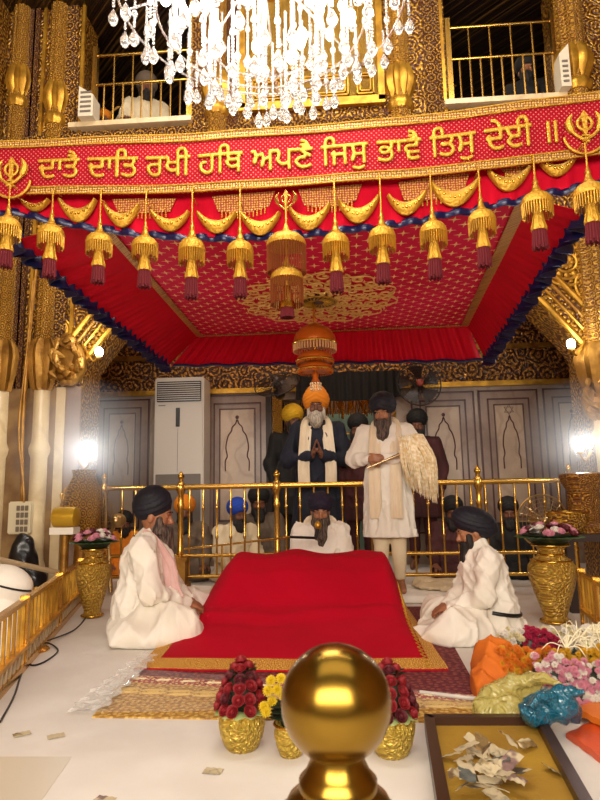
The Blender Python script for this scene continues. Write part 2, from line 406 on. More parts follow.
MT['slabm'] = marble('slab_marble', 'b8a18a', 'a68e7a', '7a5c4c')
panel(206, 270, 395); panel(412, 476, 392); panel(480, 540, 390, star=True)
panel(96, 150, 400); panel(545, 600, 388)
# ambulatory side arch seen in the lamp bloom on the left and the pale doorway on the right
a, b = P(575, 440, YB)[0], P(598, 440, YB)[0]
o = MB().prism([(a, .3), (b+.3, .3), (b+.3, 2.3), (b+.1, 2.45), (a+.15, 2.42), (a, 2.2)], YB-.1, YB-.045).build('door_1', M('pale_blue_door', 'a9b4bd', .6), smooth=False); o['kind'] = 'structure'
# room beyond the doorway: lit gold wall
struct('wall_beyond', MB().span((-1.5, 8.4, 0), (1.5, 8.5, 3)), 'dark')
# ---- gallery balustrades
def gallery_rail(pts, py_top, label):
    (px0, py0, pb0), (px1, py1, pb1) = pts
    Y = YW+.12; A, B = P(px0, py0, Y), P(px1, py1, Y); zt = (A[2]+B[2])/2
    root = thing('gallery_railing', label, 'railing', ((A[0]+B[0])/2, Y, ZG))
    zm = ZG+(zt-ZG)*.62
    for x in (A[0], B[0]): MB().span((x-.025, Y-.025, ZG), (x+.025, Y+.025, zt+.1)).build('post', 'brass', root, smooth=False)
    for z in (zt, zm, ZG+.05): MB().tube([(A[0], Y, z), (B[0], Y, z)], .014, 8).build('rail', 'brass', root)
    n = 10
    for k in range(1, n):
        x = A[0]+(B[0]-A[0])*k/n; MB().tube([(x, Y, ZG+.05), (x, Y, zm if k % 2 else zt)], .009, 6).build('baluster', 'brass', root)
gallery_rail(((96, 56, 125), (190, 50, 120)), 55, 'brass railing across the upper left gallery opening')
gallery_rail(((447, 28, 100), (552, 22, 92)), 25, 'brass railing across the upper right gallery opening')
# ---------------------------------------------------------------- blended volumes
def rotm(ax=0, ay=0, az=0):
    return np.array(Matrix.Rotation(math.radians(az), 3, 'Z') @ Matrix.Rotation(math.radians(ay), 3, 'Y') @ Matrix.Rotation(math.radians(ax), 3, 'X'))
class Vol:
    def __init__(s, lo, hi, h):
        s.lo = np.array(lo, float); s.h = h; s.n = np.maximum(4, np.ceil((np.array(hi)-lo)/h).astype(int)+1)
        s.a = np.full(s.n, .2)
    def win(s, lo, hi, m):
        i0 = np.clip(np.floor((np.array(lo)-m-s.lo)/s.h).astype(int), 0, s.n-1); i1 = np.clip(np.ceil((np.array(hi)+m-s.lo)/s.h).astype(int)+1, 1, s.n)
        sl = tuple(slice(a, b) for a, b in zip(i0, i1))
        ax = [s.lo[k]+s.h*np.arange(i0[k], i1[k]) for k in range(3)]
        return sl, np.meshgrid(*ax, indexing='ij', sparse=True)
    def blend(s, sl, d, k, sub=False):
        a = s.a[sl]
        if sub:
            d = -d; hh = np.maximum(k-np.abs(a-d), 0)/k; s.a[sl] = np.maximum(a, d)+hh*hh*k*.25
        else:
            hh = np.maximum(k-np.abs(a-d), 0)/k; s.a[sl] = np.minimum(a, d)-hh*hh*k*.25
    def cone(s, p, q, r1, r2=None, k=.03, sub=False, flat=None):
        r2 = r1 if r2 is None else r2; p = np.array(p, float); q = np.array(q, float); R = max(r1, r2)
        sl, (X, Y, Z) = s.win(np.minimum(p, q)-R, np.maximum(p, q)+R, k+3*s.h)
        if 0 in s.a[sl].shape: return s
        d = q-p; L = d@d+1e-12; x, y, z = X-p[0], Y-p[1], Z-p[2]; t = np.clip((x*d[0]+y*d[1]+z*d[2])/L, 0, 1)
        dd = np.sqrt((x-t*d[0])**2+(y-t*d[1])**2+(z-t*d[2])**2)-(r1+(r2-r1)*t)
        s.blend(sl, dd, k, sub); return s
    def chain(s, pts, rs, k=.02):
        for i in range(len(pts)-1): s.cone(pts[i], pts[i+1], rs[i], rs[i+1], k)
        return s
    def ell(s, c, r, rot=None, k=.03, sub=False, fold=None):
        c = np.array(c, float); r = np.array(r, float); R = r.max() if rot is not None else r
        sl, (X, Y, Z) = s.win(c-R, c+R, k+3*s.h)
        if 0 in s.a[sl].shape: return s
        x, y, z = X-c[0], Y-c[1], Z-c[2]
        if rot is not None:
            M_ = rot.T; x, y, z = [M_[i, 0]*x+M_[i, 1]*y+M_[i, 2]*z for i in range(3)]
        e = np.sqrt((x/r[0])**2+(y/r[1])**2+(z/r[2])**2); g = np.sqrt((x/r[0]**2)**2+(y/r[1]**2)**2+(z/r[2]**2)**2)+1e-9
        d = e*(e-1)/g
        if fold is not None: d = d+fold(x/r[0], y/r[1], z/r[2])
        s.blend(sl, d, k, sub); return s
    def cut(s, c, nrm, k=.01):
        """remove what lies beyond the plane"""
        sl, (X, Y, Z) = s.win(s.lo, s.lo+s.h*s.n, 0); n = np.array(nrm, float); n /= np.linalg.norm(n)
        d = (X-c[0])*n[0]+(Y-c[1])*n[1]+(Z-c[2])*n[2]; s.a = np.maximum(s.a, d); return s
    def ripple(s, f):
        sl, (X, Y, Z) = s.win(s.lo, s.lo+s.h*s.n, 0); s.a = s.a+f(X, Y, Z); return s
    def mesh(s):
        a = s.a.copy(); a[0] = a[-1] = .1; a[:, 0] = a[:, -1] = .1; a[:, :, 0] = a[:, :, -1] = .1
        ins = a < 0; n = a.shape
        c = np.zeros([k-1 for k in n], int)
        for dx in (0, 1):
            for dy in (0, 1):
                for dz in (0, 1): c += ins[dx:n[0]-1+dx, dy:n[1]-1+dy, dz:n[2]-1+dz]
        act = (c > 0) & (c < 8); I = np.argwhere(act); idx = -np.ones(act.shape, int); idx[act] = np.arange(len(I))
        acc = np.zeros((len(I), 3)); cnt = np.zeros(len(I)); E_ = []
        cs = [np.array(q) for q in ((0, 0, 0), (1, 0, 0), (0, 1, 0), (1, 1, 0), (0, 0, 1), (1, 0, 1), (0, 1, 1), (1, 1, 1))]
        for u in range(8):
            for ax in range(3):
                v = cs[u].copy()
                if v[ax]: continue
                v[ax] = 1; A = a[tuple((I+cs[u]).T)]; B = a[tuple((I+v).T)]; m = (A < 0) != (B < 0)
                t = np.where(m, A/(A-B+1e-30*(A == B)), 0); p = np.repeat(cs[u][None].astype(float), len(I), 0); p[:, ax] += t
                acc[m] += p[m]; cnt[m] += 1
        V = s.lo+s.h*(I+acc/cnt[:, None]); F_ = []
        for ax in range(3):
            b, c_ = (ax+1) % 3, (ax+2) % 3; sl0 = [slice(None)]*3; sl1 = [slice(None)]*3; sl0[ax] = slice(0, -1); sl1[ax] = slice(1, None)
            x = ins[tuple(sl0)] != ins[tuple(sl1)]; e = np.argwhere(x); e = e[(e[:, b] > 0) & (e[:, c_] > 0) & (e[:, b] < n[b]-1) & (e[:, c_] < n[c_]-1)]
            q = []
            for ob, oc in ((0, 0), (-1, 0), (-1, -1), (0, -1)):
                g = e.copy(); g[:, b] += ob; g[:, c_] += oc; q.append(idx[tuple(g.T)])
            q = np.stack(q, 1); fl = ins[tuple(e.T)]; q[~fl] = q[~fl][:, ::-1]; F_.append(q)
        return V, np.concatenate(F_)
    def build(s, name, mat, parent=None, smooth_it=1, world=False, **pr):
        V, F_ = s.mesh()
        if world: V = V-base(parent)
        for _ in range(smooth_it):                  # one relaxing pass
            acc = np.zeros_like(V); cnt = np.zeros(len(V))
            for i in range(4):
                for j in ((i+1) % 4, (i+3) % 4): np.add.at(acc, F_[:, i], V[F_[:, j]]); np.add.at(cnt, F_[:, i], 1)
            V = V*.5+.5*acc/np.maximum(cnt, 1)[:, None]
        me = bpy.data.meshes.new(name); me.from_pydata(V.tolist(), [], F_.tolist()); me.update()
        me.polygons.foreach_set('use_smooth', [True]*len(me.polygons))
        me.materials.append(MT[mat] if isinstance(mat, str) else mat)
        return link(name, me, parent, **pr)
# ================================================================ canopy, banner, tassels, chandelier
def silk(name, a, b, rough=.45, sheen=.05, bumpk=(40, .25)):
    g = G(name); c = g.mix(g.step(g.noise(1.7), .3, .7), lin(a), lin(b))
    g.bump(g.noise(bumpk[0]), bumpk[1], .004)
    return g.fin(Base_Color=c, Roughness=rough+.15, Specular_IOR_Level=.15)
MT['red_velvet'] = silk('red_velvet', 'aa001e', 'b60022', .7, .05)
MT['red_satin'] = silk('canopy_red_satin', 'b80820', 'c60a26', .55, .05)
MT['blue_satin'] = M('blue_satin', '0c1340', .3, .1, bump=(30, .3))
def brocade(name, red, red2, gold, k, lift=1.0):
    g = G(name); x = g.n('ShaderNodeSeparateXYZ', i0=g.tc.outputs['Object']).node
    def motif(ox, oy):
        fx = g.math('SUBTRACT', g.math('FRACT', g.math('ADD', g.math('MULTIPLY', x.outputs[0], k), ox)), .5)
        fy = g.math('SUBTRACT', g.math('FRACT', g.math('ADD', g.math('MULTIPLY', x.outputs[1], k), oy)), .5)
        p = g.math('ABSOLUTE', g.math('MULTIPLY', fx, fy)); d = g.math('SQRT', g.math('ADD', g.math('MULTIPLY', fx, fx), g.math('MULTIPLY', fy, fy)))
        a = g.math('LESS_THAN', p, .0035); b = g.math('LESS_THAN', d, .26); c = g.math('LESS_THAN', d, .075)
        return g.math('MAXIMUM', g.math('MULTIPLY', a, b), c)
    m = g.math('MAXIMUM', motif(0, 0), motif(.5, .5))
    base_ = g.mix(g.step(g.noise(1.2), .35, .65), lin(red), lin(red2))
    g.bump(m, .3, .003)
    return g.fin(Base_Color=g.mix(m, base_, lin(gold)), Roughness=.6, Specular_IOR_Level=.2)
MT['brocade'] = brocade('canopy_brocade', 'dc1450', 'c80c3c', 'f2cc88', 8.5)
def dotted(name, red, dot, k):
    g = G(name); x = g.n('ShaderNodeSeparateXYZ', i0=g.tc.outputs['Object']).node
    u = g.math('MULTIPLY', x.outputs[0], k); v = g.math('MULTIPLY', x.outputs[2], k)
    def f(ox):
        fx = g.math('SUBTRACT', g.math('FRACT', g.math('ADD', u, ox)), .5); fy = g.math('SUBTRACT', g.math('FRACT', g.math('ADD', v, ox)), .5)
        return g.math('LESS_THAN', g.math('ADD', g.math('MULTIPLY', fx, fx), g.math('MULTIPLY', fy, fy)), .02)
    m = g.math('MAXIMUM', f(0), f(.5))
    return g.fin(Base_Color=g.mix(m, lin(red), lin(dot)), Roughness=.8, Specular_IOR_Level=.15)
MT['banner'] = dotted('dotted_red_banner', '8e0018', 'b06a58', 44.0)
def braid(name, gold='d9aa58', back='7a4a1c', k=70.0):
    g = G(name); v = g.flat(k); d = g.vor(1.0, v, rnd=.3, dim='2D'); m = g.step(d, .5, .25)
    g.bump(m, .8, .004)
    return g.fin(Base_Color=g.mix(m, lin(back), lin(gold)), Metallic=g.math('MULTIPLY', m, .4), Roughness=.45)
MT['braid'] = braid('gold_braid', k=80.0)
MT['thread'] = M('gold_thread', 'c4942c', .45, .5, bump=(75, 1.0, .007))
MT['maroon_silk'] = M('maroon_silk', '5e0614', .9, bump=(120, .6, .004))
YN = 2.55
TOPB = [(-30, 145), (0, 142), (100, 138), (200, 134), (300, 127), (400, 119), (500, 106), (600, 92), (630, 88)]
BOTB = [(-30, 195), (0, 194), (100, 194), (200, 192), (300, 185), (400, 178), (500, 168), (600, 154), (630, 149)]
def curve_at(C_, px): return float(np.interp(px, [c[0] for c in C_], [c[1] for c in C_]))
def bpt(px, v, dy=0.0):
    """point of the banner: v = 0 top edge, 1 bottom edge"""
    t, b = P(px, curve_at(TOPB, px), YN), P(px, curve_at(BOTB, px), YN)
    q = lerp(t, b, v); q[1] += .004*math.sin(px*.045+v*1.2)+dy; return q
PXS = np.linspace(-28, 628, 110)
banner = MB().grid([[bpt(px, v) for px in PXS] for v in np.linspace(0, 1, 9)], thick=(0, .012, 0)).build('scripture_banner', 'banner')
tag(banner, 'long red dotted banner with gold lettering hung across the front of the canopy', 'banner')
for v0, v1 in ((-.01, .13), (.87, 1.01)):
    MB().grid([[bpt(px, v, -.006) for px in PXS] for v in (v0, v1)], thick=(0, .005, 0)).build('braided_border', 'braid', banner)
for v0 in (.0, .12, .88, 1.0):
    MB().tube([bpt(px, v0, -.008) for px in PXS], .0035, 5).build('gold_piping', 'thread', banner)
def lettering(body, px0, px1, v0, v1, parent):
    c = bpy.data.curves.new('lettering', 'FONT'); c.body = body; c.fill_mode = 'NONE'; c.resolution_u = 4
    o = bpy.data.objects.new('lettering', c); COL.objects.link(o); bpy.context.view_layer.update()
    me = bpy.data.meshes.new_from_object(o.evaluated_get(bpy.context.evaluated_depsgraph_get()))
    bpy.data.objects.remove(o); bpy.data.curves.remove(c)
    v = np.array([q.co[:2] for q in me.vertices]); ed = np.array([q.vertices[:] for q in me.edges]); bpy.data.meshes.remove(me)
    # every outline walked in its own order, then a winding count over a fine raster
    sgn = np.where(np.abs(ed[:, 1]-ed[:, 0]) == 1, np.sign(ed[:, 1]-ed[:, 0]), -np.sign(ed[:, 1]-ed[:, 0])); s0 = np.where(sgn > 0, ed[:, 0], ed[:, 1]); s1 = np.where(sgn > 0, ed[:, 1], ed[:, 0])
    h = .013; x0, y0 = v.min(0)-.09; nx, ny = (np.ceil((v.max(0)+.09-(x0, y0))/h)).astype(int); Wn = np.zeros((nx, ny)); gx_ = x0+h*(np.arange(nx)+.5)
    for a_, b_ in zip(v[s0], v[s1]):
        if a_[1] == b_[1]: continue
        d = 1 if b_[1] > a_[1] else -1; ylo, yhi = min(a_[1], b_[1]), max(a_[1], b_[1])
        r = np.arange(max(0, int(np.ceil((ylo-y0)/h-.5))), min(ny, int(np.ceil((yhi-y0)/h-.5))))
        for k in r:
            yy = y0+h*(k+.5); xx = a_[0]+(b_[0]-a_[0])*(yy-a_[1])/(b_[1]-a_[1]); Wn[gx_ > xx, k] += d
    m = (Wn != 0).astype(float)
    for _ in range(1): m = np.maximum.reduce([m, np.roll(m, 1, 0), np.roll(m, -1, 0), np.roll(m, 1, 1), np.roll(m, -1, 1)])
    for _ in range(3):
        m = (np.roll(m, 1, 0)+m+np.roll(m, -1, 0))/3; m = (np.roll(m, 1, 1)+m+np.roll(m, -1, 1))/3
    vol = Vol((x0, y0, -.08), (x0+h*(nx-1), y0+h*(ny-1), .08), h); T = .06; nz = vol.n[2]; zc_ = (-.08+h*np.arange(nz))/T
    f2 = (.42-m); vol.a = np.full(vol.n, .5); vol.a[:nx, :ny] = f2[:vol.n[0], :vol.n[1], None]+.38*(zc_**2)[None, None, :]
    a, FF = vol.mesh(); me = bpy.data.meshes.new('lettering'); me.from_pydata(a.tolist(), [], FF.tolist()); me.polygons.foreach_set('use_smooth', [True]*len(me.polygons))
    lo, hi = a.min(0), a.max(0); b0 = base(parent); A0, A1 = bpt(px0, .5)[0], bpt(px1, .5)[0]
    # equal steps along the cloth
    g = np.linspace(px0, px1, 200); gx = np.array([bpt(q, .5)[0] for q in g])
    X = A0+(a[:, 0]-lo[0])/(hi[0]-lo[0])*(A1-A0); PXv = np.interp(X, gx, g); V = v1+(a[:, 1]-lo[1])/(hi[1]-lo[1])*(v0-v1)
    tb = np.array([bpt(q, 0) for q in g]); bb = np.array([bpt(q, 1) for q in g])
    zt = np.interp(PXv, g, tb[:, 2]); zb_ = np.interp(PXv, g, bb[:, 2])
    Z = zt+(zb_-zt)*V; sc = (A1-A0)/(hi[0]-lo[0])
    Yy = YN+.004*np.sin(PXv*.045+V*1.2)-.001-(a[:, 2]-lo[2])*sc*.6
    out = np.stack([X, Yy, Z], 1)-b0
    me.vertices.foreach_set('co', out.astype(np.float32).ravel()); me.update(); me.materials.clear(); me.materials.append(MT['thread'])
    return link('lettering', me, parent)
lettering('ਦਾਤੈ ਦਾਿਤ ਰਖੀ ਹਿਥ ਅਪਣੈ ਿਜਸੁ ਭਾਵੈ ਿਤਸੁ ਦੇਈ ॥', 38, 557, .22, .83, banner)
def khanda(c, s, parent, mat='thread', dy=-.012):
    """double-edged sword, ring and two curved swords"""
    c = np.array(c)+(0, dy, 0)
    def q(x, z): return (c[0]+x*s, c[2]+z*s)
    m = MB().prism([q(0, 1.0), q(.19, .72), q(.12, .2), q(.13, -.25), q(.05, -.5), q(-.05, -.5), q(-.13, -.25), q(-.12, .2), q(-.19, .72)], c[1]-.006, c[1]+.006)
    m.prism([q(-.22, -.5), q(.22, -.5), q(.22, -.58), q(-.22, -.58)], c[1]-.007, c[1]+.006)
    m.tube([(q(0, -.55)[0], c[1], q(0, -.55)[1]), (q(0, -.9)[0], c[1], q(0, -.9)[1])], s*.05, 6).ell((c[0], c[1], c[2]-.95*s), (s*.09, .008, s*.09), 8, 6)
    m.build('central_sword', mat, parent)
    MB().tube([(c[0]+.4*s*math.cos(t), c[1]-.002, c[2]+.2*s+.4*s*math.sin(t)) for t in np.linspace(0, 2*PI, 33)[:-1]], s*.085, 6, True).build('ring', mat, parent)
    for k in (-1, 1):
        o = bez([(k*.62*s, .85*s), (k*.86*s, .35*s), (k*.72*s, -.2*s), (k*.35*s, -.6*s), (-k*.2*s, -.88*s)], 18)
        MB().tube([(c[0]+x, c[1]-.004*k-.004, c[2]+z) for x, z in o], [s*(.03+.17*math.sin(PI*min(1, i/13)) if i < 10 else .09) for i in range(19)], 6).build('curved_sword', mat, parent)
for px, py in ((15, 176), (582, 131)):
    v = .62 if px < 100 else .5
    c = P(px, py, YN)
    MB().lathe([(.001, 0), (.105, 0), (.105, .008), (.001, .008)], (0, 0, 0), 28).build('x', 'banner').name if False else None
    disc = MB(); disc.prism([(c[0]+.088*math.cos(t), c[2]-.035+.085*math.sin(t)) for t in np.linspace(0, 2*PI, 33)[:-1]], c[1]-.02, c[1]+.004)
    d = disc.build('rounded_end', 'banner', banner, smooth=False)
    MB().tube([(c[0]+.088*math.cos(t), c[1]-.021, c[2]-.035+.085*math.sin(t)) for t in np.linspace(PI*1.02, 1.98*PI, 24)], .006, 6).build('braided_rim', 'thread', d)
    khanda(c, .078, banner, dy=-.03)
# ------------------------------------------------ canopy
ZC = 2.15; ZV = 1.87
BL, BR = F(198, 336, ZC), F(468, 325, ZC); FL, FR = F(112, 238, ZC), F(518, 220, ZC)
def ext(a, b, y): return a+(b-a)*((y-a[1])/(b[1]-a[1]))
FL, FR = ext(BL, FL, 2.62), ext(BR, FR, 2.62)
canopy = thing('canopy', 'large red and gold ceremonial cloth canopy with blue frilled valance', 'canopy', ((BL[0]+BR[0])/2, 3.8, ZC))
def cei(u, v, dz=0.0):
    p = lerp(lerp(FL, FR, u), lerp(BL, BR, u), v); p[2] = ZC-.03*math.sin(PI*u)*math.sin(PI*v)+dz; return p
US = np.linspace(0, 1, 25)
MB().grid([[cei(u, v) for u in US] for v in np.linspace(0, 1, 25)], thick=(0, 0, .02)).build('ceiling_cloth', 'brocade', canopy)
for u0, u1 in ((-.003, .02), (.975, 1.005)):
    MB().grid([[cei(u, v, -.012) for u in (u0, u1)] for v in np.linspace(0, 1, 25)], thick=(0, 0, .008)).build('gold_border', 'braid', canopy)
MB().grid([[cei(u, v, -.012) for u in US] for v in (.985, 1.005)], thick=(0, 0, .008)).build('gold_border', 'braid', canopy)
def valance(A, B, C_, D_, name, n=260, amp=.010, frill=True, seedv=0):
    """A-B top edge, C_-D_ bottom edge"""
    t = np.linspace(0, 1, n); q = np.random.default_rng(seedv); nrm = np.cross(np.array(B)-A, np.array((0, 0, 1.))); nrm /= np.linalg.norm(nrm)
    L = np.linalg.norm(np.array(B)-A); ph = np.cumsum(q.uniform(.6, 1.4, n))*L/n*2*PI*14
    rows = []
    for v in np.linspace(0, 1, 8):
        rows.append([lerp(lerp(A, B, s), lerp(C_, D_, s), v)+nrm*(amp*(.3+v)*math.sin(p))+np.array((0, 0, .004*math.sin(p*.37)*v)) for s, p in zip(t, ph)])
    MB().grid(rows, thick=nrm*.006).build(name, 'red_satin', canopy)
    if frill:
        rows = []
        for v in np.linspace(0, 1, 6):
            rows.append([lerp(C_, D_, s)+nrm*((.03+.016*v)*math.sin(p*.8)-.014*math.sin(v*PI))+np.array((0, 0, .035-.08*v+.012*math.sin(p*.55+2))) for s, p in zip(t, ph)])
        MB().grid(rows, thick=nrm*.008).build('blue_frill', 'blue_satin', canopy)
VBL, VBR = F(167, 366, ZV), F(487, 360, ZV); VFL, VFR = F(52, 268, ZV), F(577, 245, ZV)
VFL, VFR = P(14, 240, 2.63), P(584, 212, 2.63)
valance(BL, BR, VBL+np.array((.03, 0.03, 0)), VBR-np.array((.03, -.03, 0)), 'back_valance', amp=.016, frill=False, seedv=1)
o = MB(); e0, e1 = VBL+np.array((.05, 0, 0)), VBR
o.tube([lerp(e0, e1, s)+np.array((0, .0, .006*math.sin(s*60))) for s in np.linspace(0, 1, 150)], .012, 6); o.build('blue_hem', 'blue_satin', canopy)
valance(FL, BL, VFL, VBL, 'side_valance', seedv=2, amp=.003); valance(BR, FR, VBR, VFR, 'side_valance', seedv=3, amp=.003)
TRIM = [(-30, 207), (22, 213), (67, 223), (127, 232), (177, 237), (240, 238), (310, 233), (360, 228), (400, 223), (450, 213), (500, 203), (560, 190), (630, 178)]
YV = 2.61
ph = np.linspace(0, 70*PI, 400)
px_ = np.linspace(-28, 628, 400)
rows = []
for v in np.linspace(0, 1, 8):
    r = []
    for q, p_ in zip(px_, ph):
        a = P(q, curve_at(BOTB, q)-8, YV); b = P(q, curve_at(TRIM, q), YV); c = lerp(a, b, v); c[1] += .006*(.2+v)*math.sin(p_)+.004*math.sin(p_*.31); r.append(c)
    rows.append(r)
MB().grid(rows, thick=(0, .005, 0)).build('front_valance', 'red_velvet', canopy)
rows = []
for v in np.linspace(0, 1, 5):
    r = []
    for q, p_ in zip(px_, ph):
        b = P(q, curve_at(TRIM, q)-3+7*v, YV-.005); b[1] += .011*math.sin(p_*.8)-.006*math.sin(PI*v); b[2] += .004*math.sin(p_*.4+1); r.append(b)
    rows.append(r)
MB().grid(rows, thick=(0, .006, 0)).build('blue_frill', 'blue_satin', canopy)
# crescent swags and gold filigree sewn on the front
for a, b, t, bt in ((20, 50, 200, 211), (58, 97, 200, 222), (103, 140, 205, 227), (150, 190, 212, 231), (196, 237, 213, 233), (239, 281, 213, 235), (288, 331, 209, 232), (337, 380, 201, 225), (387, 427, 196, 217), (430, 481, 184, 209), (487, 532, 171, 193), (538, 578, 160, 178)):
    out, inn = [], []
    tl = 3*(b-a)/50; slope = -.0+(-(b-a)*.10 if a > 280 else 0)
    for s in np.linspace(0, 1, 22):
        x = a+(b-a)*s; y0 = t+slope*s
        d = math.sin(PI*s)**.8; out.append(P(x, y0+(bt-t)*d, YN+.034)); inn.append(P(lerp((a+b)/2, x, .82), y0-1+(bt-t)*.42*d, YN+.034))
    rows = []
    for v in np.linspace(0, 1, 7):
        rows.append([lerp(i, o, v)+np.array((0, -.016*math.sin(PI*v)-.002, 0)) for i, o in zip(inn, out)])
    sw = MB().grid(rows, thick=(0, .012, 0)).build('crescent_swag', 'thread', canopy)
    de = MB(); 
    for s in np.linspace(.15, .85, 7):
        i = int(s*21); de.ell(lerp(inn[i], out[i], .5)+np.array((0, -.018, 0)), (.007, .006, .007), 6, 4)
    de.build('sequin', 'gold', sw)
for a, b, t0, t1, h in ((112, 176, 199, 198, 13), (212, 275, 196, 191, 15), (298, 362, 189, 184, 16), (398, 470, 182, 172, 18), (498, 530, 165, 162, 7)):
    rows = []
    for v in np.linspace(0, 1, 5):
        rows.append([P(lerp(a+6*v, b-6*v, s), t0+(t1-t0)*s+(h+4*math.sin(PI*s)*(1 if a > 200 else .3))*v, YN+.048)+np.array((0, -.004*math.sin(s*40)*math.sin(v*12), 0)) for s in np.linspace(0, 1, 40)])
    fg = MB().grid(rows, thick=(0, .006, 0)).build('filigree_panel', MT.setdefault('filigree', braid('filigree', 'd8a24e', '94301c', 85.0)), canopy)
    de = MB()
    for s in np.linspace(.08, .92, 12):
        x = lerp(a+6, b-6, s); y = t0+(t1-t0)*s+h+4*math.sin(PI*s)*(1 if a > 200 else .3)
        for k in range(3): de.ell(P(x, y+1.2+k*2.0, YN+.042), (.0045, .0045, .0055), 6, 4)
    de.build('bead_drop', 'gold_satin', fg)
khanda(P(286, 201, YN-.03), .05, banner, mat='brass', dy=0)
# embroidered medallion on the ceiling cloth
mc = F(318, 300, ZC-.035); md = MB(); q = np.random.default_rng(5)
def sc(r, t, dz=0.0): return np.array((mc[0]+r*math.cos(t), mc[1]+r*math.sin(t), ZC-.042+dz))
for R_, cnt, rad in ((.14, 14, .022), (.2, 16, .035), (.29, 20, .045), (.38, 24, .05), (.46, 26, .05)):
    for j in range(cnt):
        t = 2*PI*(j+.5*(int(R_*100) % 2))/cnt; k = 1 if j % 2 else -1
        pts = [sc(R_, t)+np.array((rad*(1-a*.11)*math.cos(t+k*a), rad*(1-a*.11)*math.sin(t+k*a), 0)) for a in np.linspace(0, 7, 16)]
        md.tube(pts, .0065, 5)
for R_, am, n_ in ((.17, .01, 14), (.25, .015, 16), (.34, .018, 20), (.5, .035, 12)):
    md.tube([sc(R_+am*math.sin(n_*t), t) for t in np.linspace(0, 2*PI, 160)[:-1]], .005, 5, True)
md.build('embroidered_medallion', M('pale_gold_thread', 'ecca74', .5, .35), canopy)
ct = MB().lathe([(.001, 0), (.12, 0), (.12, .012), (.001, .012)], (mc[0], mc[1], ZC-.052), 30).build('dark_rosette', M('rosette_purple', '3a1630', .4), canopy)
pt = MB()
for j in range(22):
    t = 2*PI*j/22; pt.tube([sc(.04, t, -.012), sc(.075, t+.1, -.016), sc(.112, t+.3, -.012)], [.003, .0055, .002], 5)
pt.tube([sc(.12, t, -.008) for t in np.linspace(0, 2*PI, 40)[:-1]], .006, 6, True)
pt.build('rosette_petals', 'thread', ct)
# canopy hanging ropes up into the hall
for p0, p1 in ((FL, (-3.29, 2.7, 3.0)), (FR, (3.09, 2.7, 2.9)), (BL, (BL[0]-.5, 5.29, 2.75)), (BR, (BR[0]+.2, 5.29, 2.85))):
    MB().tube([p0, p1], .006, 6).build('suspension_rope', 'gold_old', canopy)
# ------------------------------------------------ umbrella pendant below the medallion
pc = P(316, 388, mc[1]+.05); pz = pc[2]
umb = thing('umbrella_pendant', 'three-tiered orange and gold umbrella ornament hanging under the canopy medallion', 'ornament', (mc[0], mc[1], ZC-.05))
ux, uy = pc[0], mc[1]
MT['amber'] = M('amber_gold', 'c8691e', .3, .45, bump=(50, .3))
def zz(py): return P(316, py, mc[1])[2]
MB().tube([(ux, uy, ZC-.053), (ux, uy, zz(375))], .008, 8).build('rod', 'gold', umb)
for k, (yt, yb, w) in enumerate(((325, 343, .14), (351, 360, .12), (362, 369, .113))):
    a, b = zz(yt), zz(yb)
    ti = MB().lathe([(w, b-.012), (w*1.02, b), (w*.94, lerp(b, a, .4)), (w*.72, lerp(b, a, .75)), (w*.3, a), (.01, a+.012)], (ux, uy, 0), 32, flute=(16, .015)).build('umbrella_tier', 'amber', umb)
    fg = MB(); L = .06 if k == 0 else .028
    for j in range(44):
        t = 2*PI*j/44; fg.tube([(ux+w*math.cos(t), uy+w*math.sin(t), b-.008), (ux+w*math.cos(t), uy+w*math.sin(t), b-L)], .0045, 5)
    fg.build('bead_fringe', M('ivory_bead', 'd9b07a', .3, .3) if k == 0 else 'amber', ti)
    MB().tube([(ux+w*1.01*math.cos(t), uy+w*1.01*math.sin(t), b-.006) for t in np.linspace(0, 2*PI, 40)[:-1]], .008, 6, True).build('rim', 'gold', ti)
cl = MB().lathe([(.012, zz(372)), (.022, zz(374)), (.018, zz(378)), (.03, zz(382))], (ux, uy, 0), 16).build('bell', 'amber', umb)
dr = MB()
for j in range(12):
    t = 2*PI*j/12
    for k in range(3): dr.ell((ux+.034*math.cos(t), uy+.034*math.sin(t), zz(382)-.012-k*.018), (.006, .006, .009), 6, 4)
dr.build('crystal_drops', M('crystal_pale', 'e8c89a', .15, .2), umb)
# ------------------------------------------------ hanging tassels
def tassel_proto(label):
    t = thing('umbrella_tassel', label, 'tassel', (0, 0, 0), 'gold umbrella tassels along the front of the canopy')
    z = -.0
    MB().lathe([(.0, -.0), (.004, 0), (.007, -.02), (.012, -.03), (.009, -.036), (.016, -.06), (.022, -.067), (.018, -.075)][::-1], (0, 0, 0), 16).build('finial', 'gold_satin', t, local=True)
    MB().lathe([(.06, -.125), (.062, -.118), (.057, -.1), (.045, -.085), (.026, -.074), (.01, -.072)], (0, 0, 0), 28).build('dome_cap', 'thread', t, local=True)
    f = MB()
    for j in range(34):
        a = 2*PI*j/34; f.tube([(.058*math.cos(a), .058*math.sin(a), -.12), (.057*math.cos(a), .057*math.sin(a), -.172-.006*(j % 2))], .0028, 4)
    f.build('bead_fringe', 'gold_satin', t, local=True)
    MB().lathe([(.029, -.232), (.031, -.225), (.024, -.2), (.019, -.165), (.014, -.13), (.012, -.12)], (0, 0, 0), 20, flute=(10, .06)).build('bell', 'thread', t, local=True)
    f = MB()
    for j in range(30):
        a = 2*PI*j/30; r = .026 if j % 2 else .021; f.tube([(r*.9*math.cos(a), r*.9*math.sin(a), -.23), (r*1.1*math.cos(a), r*1.1*math.sin(a), -.3-.006*(j % 3))], .0042, 4)
    f.lathe([(.022, -.3), (.02, -.23)], (0, 0, 0), 12); f.build('silk_tassel', 'maroon_silk', t, local=True)
    return t
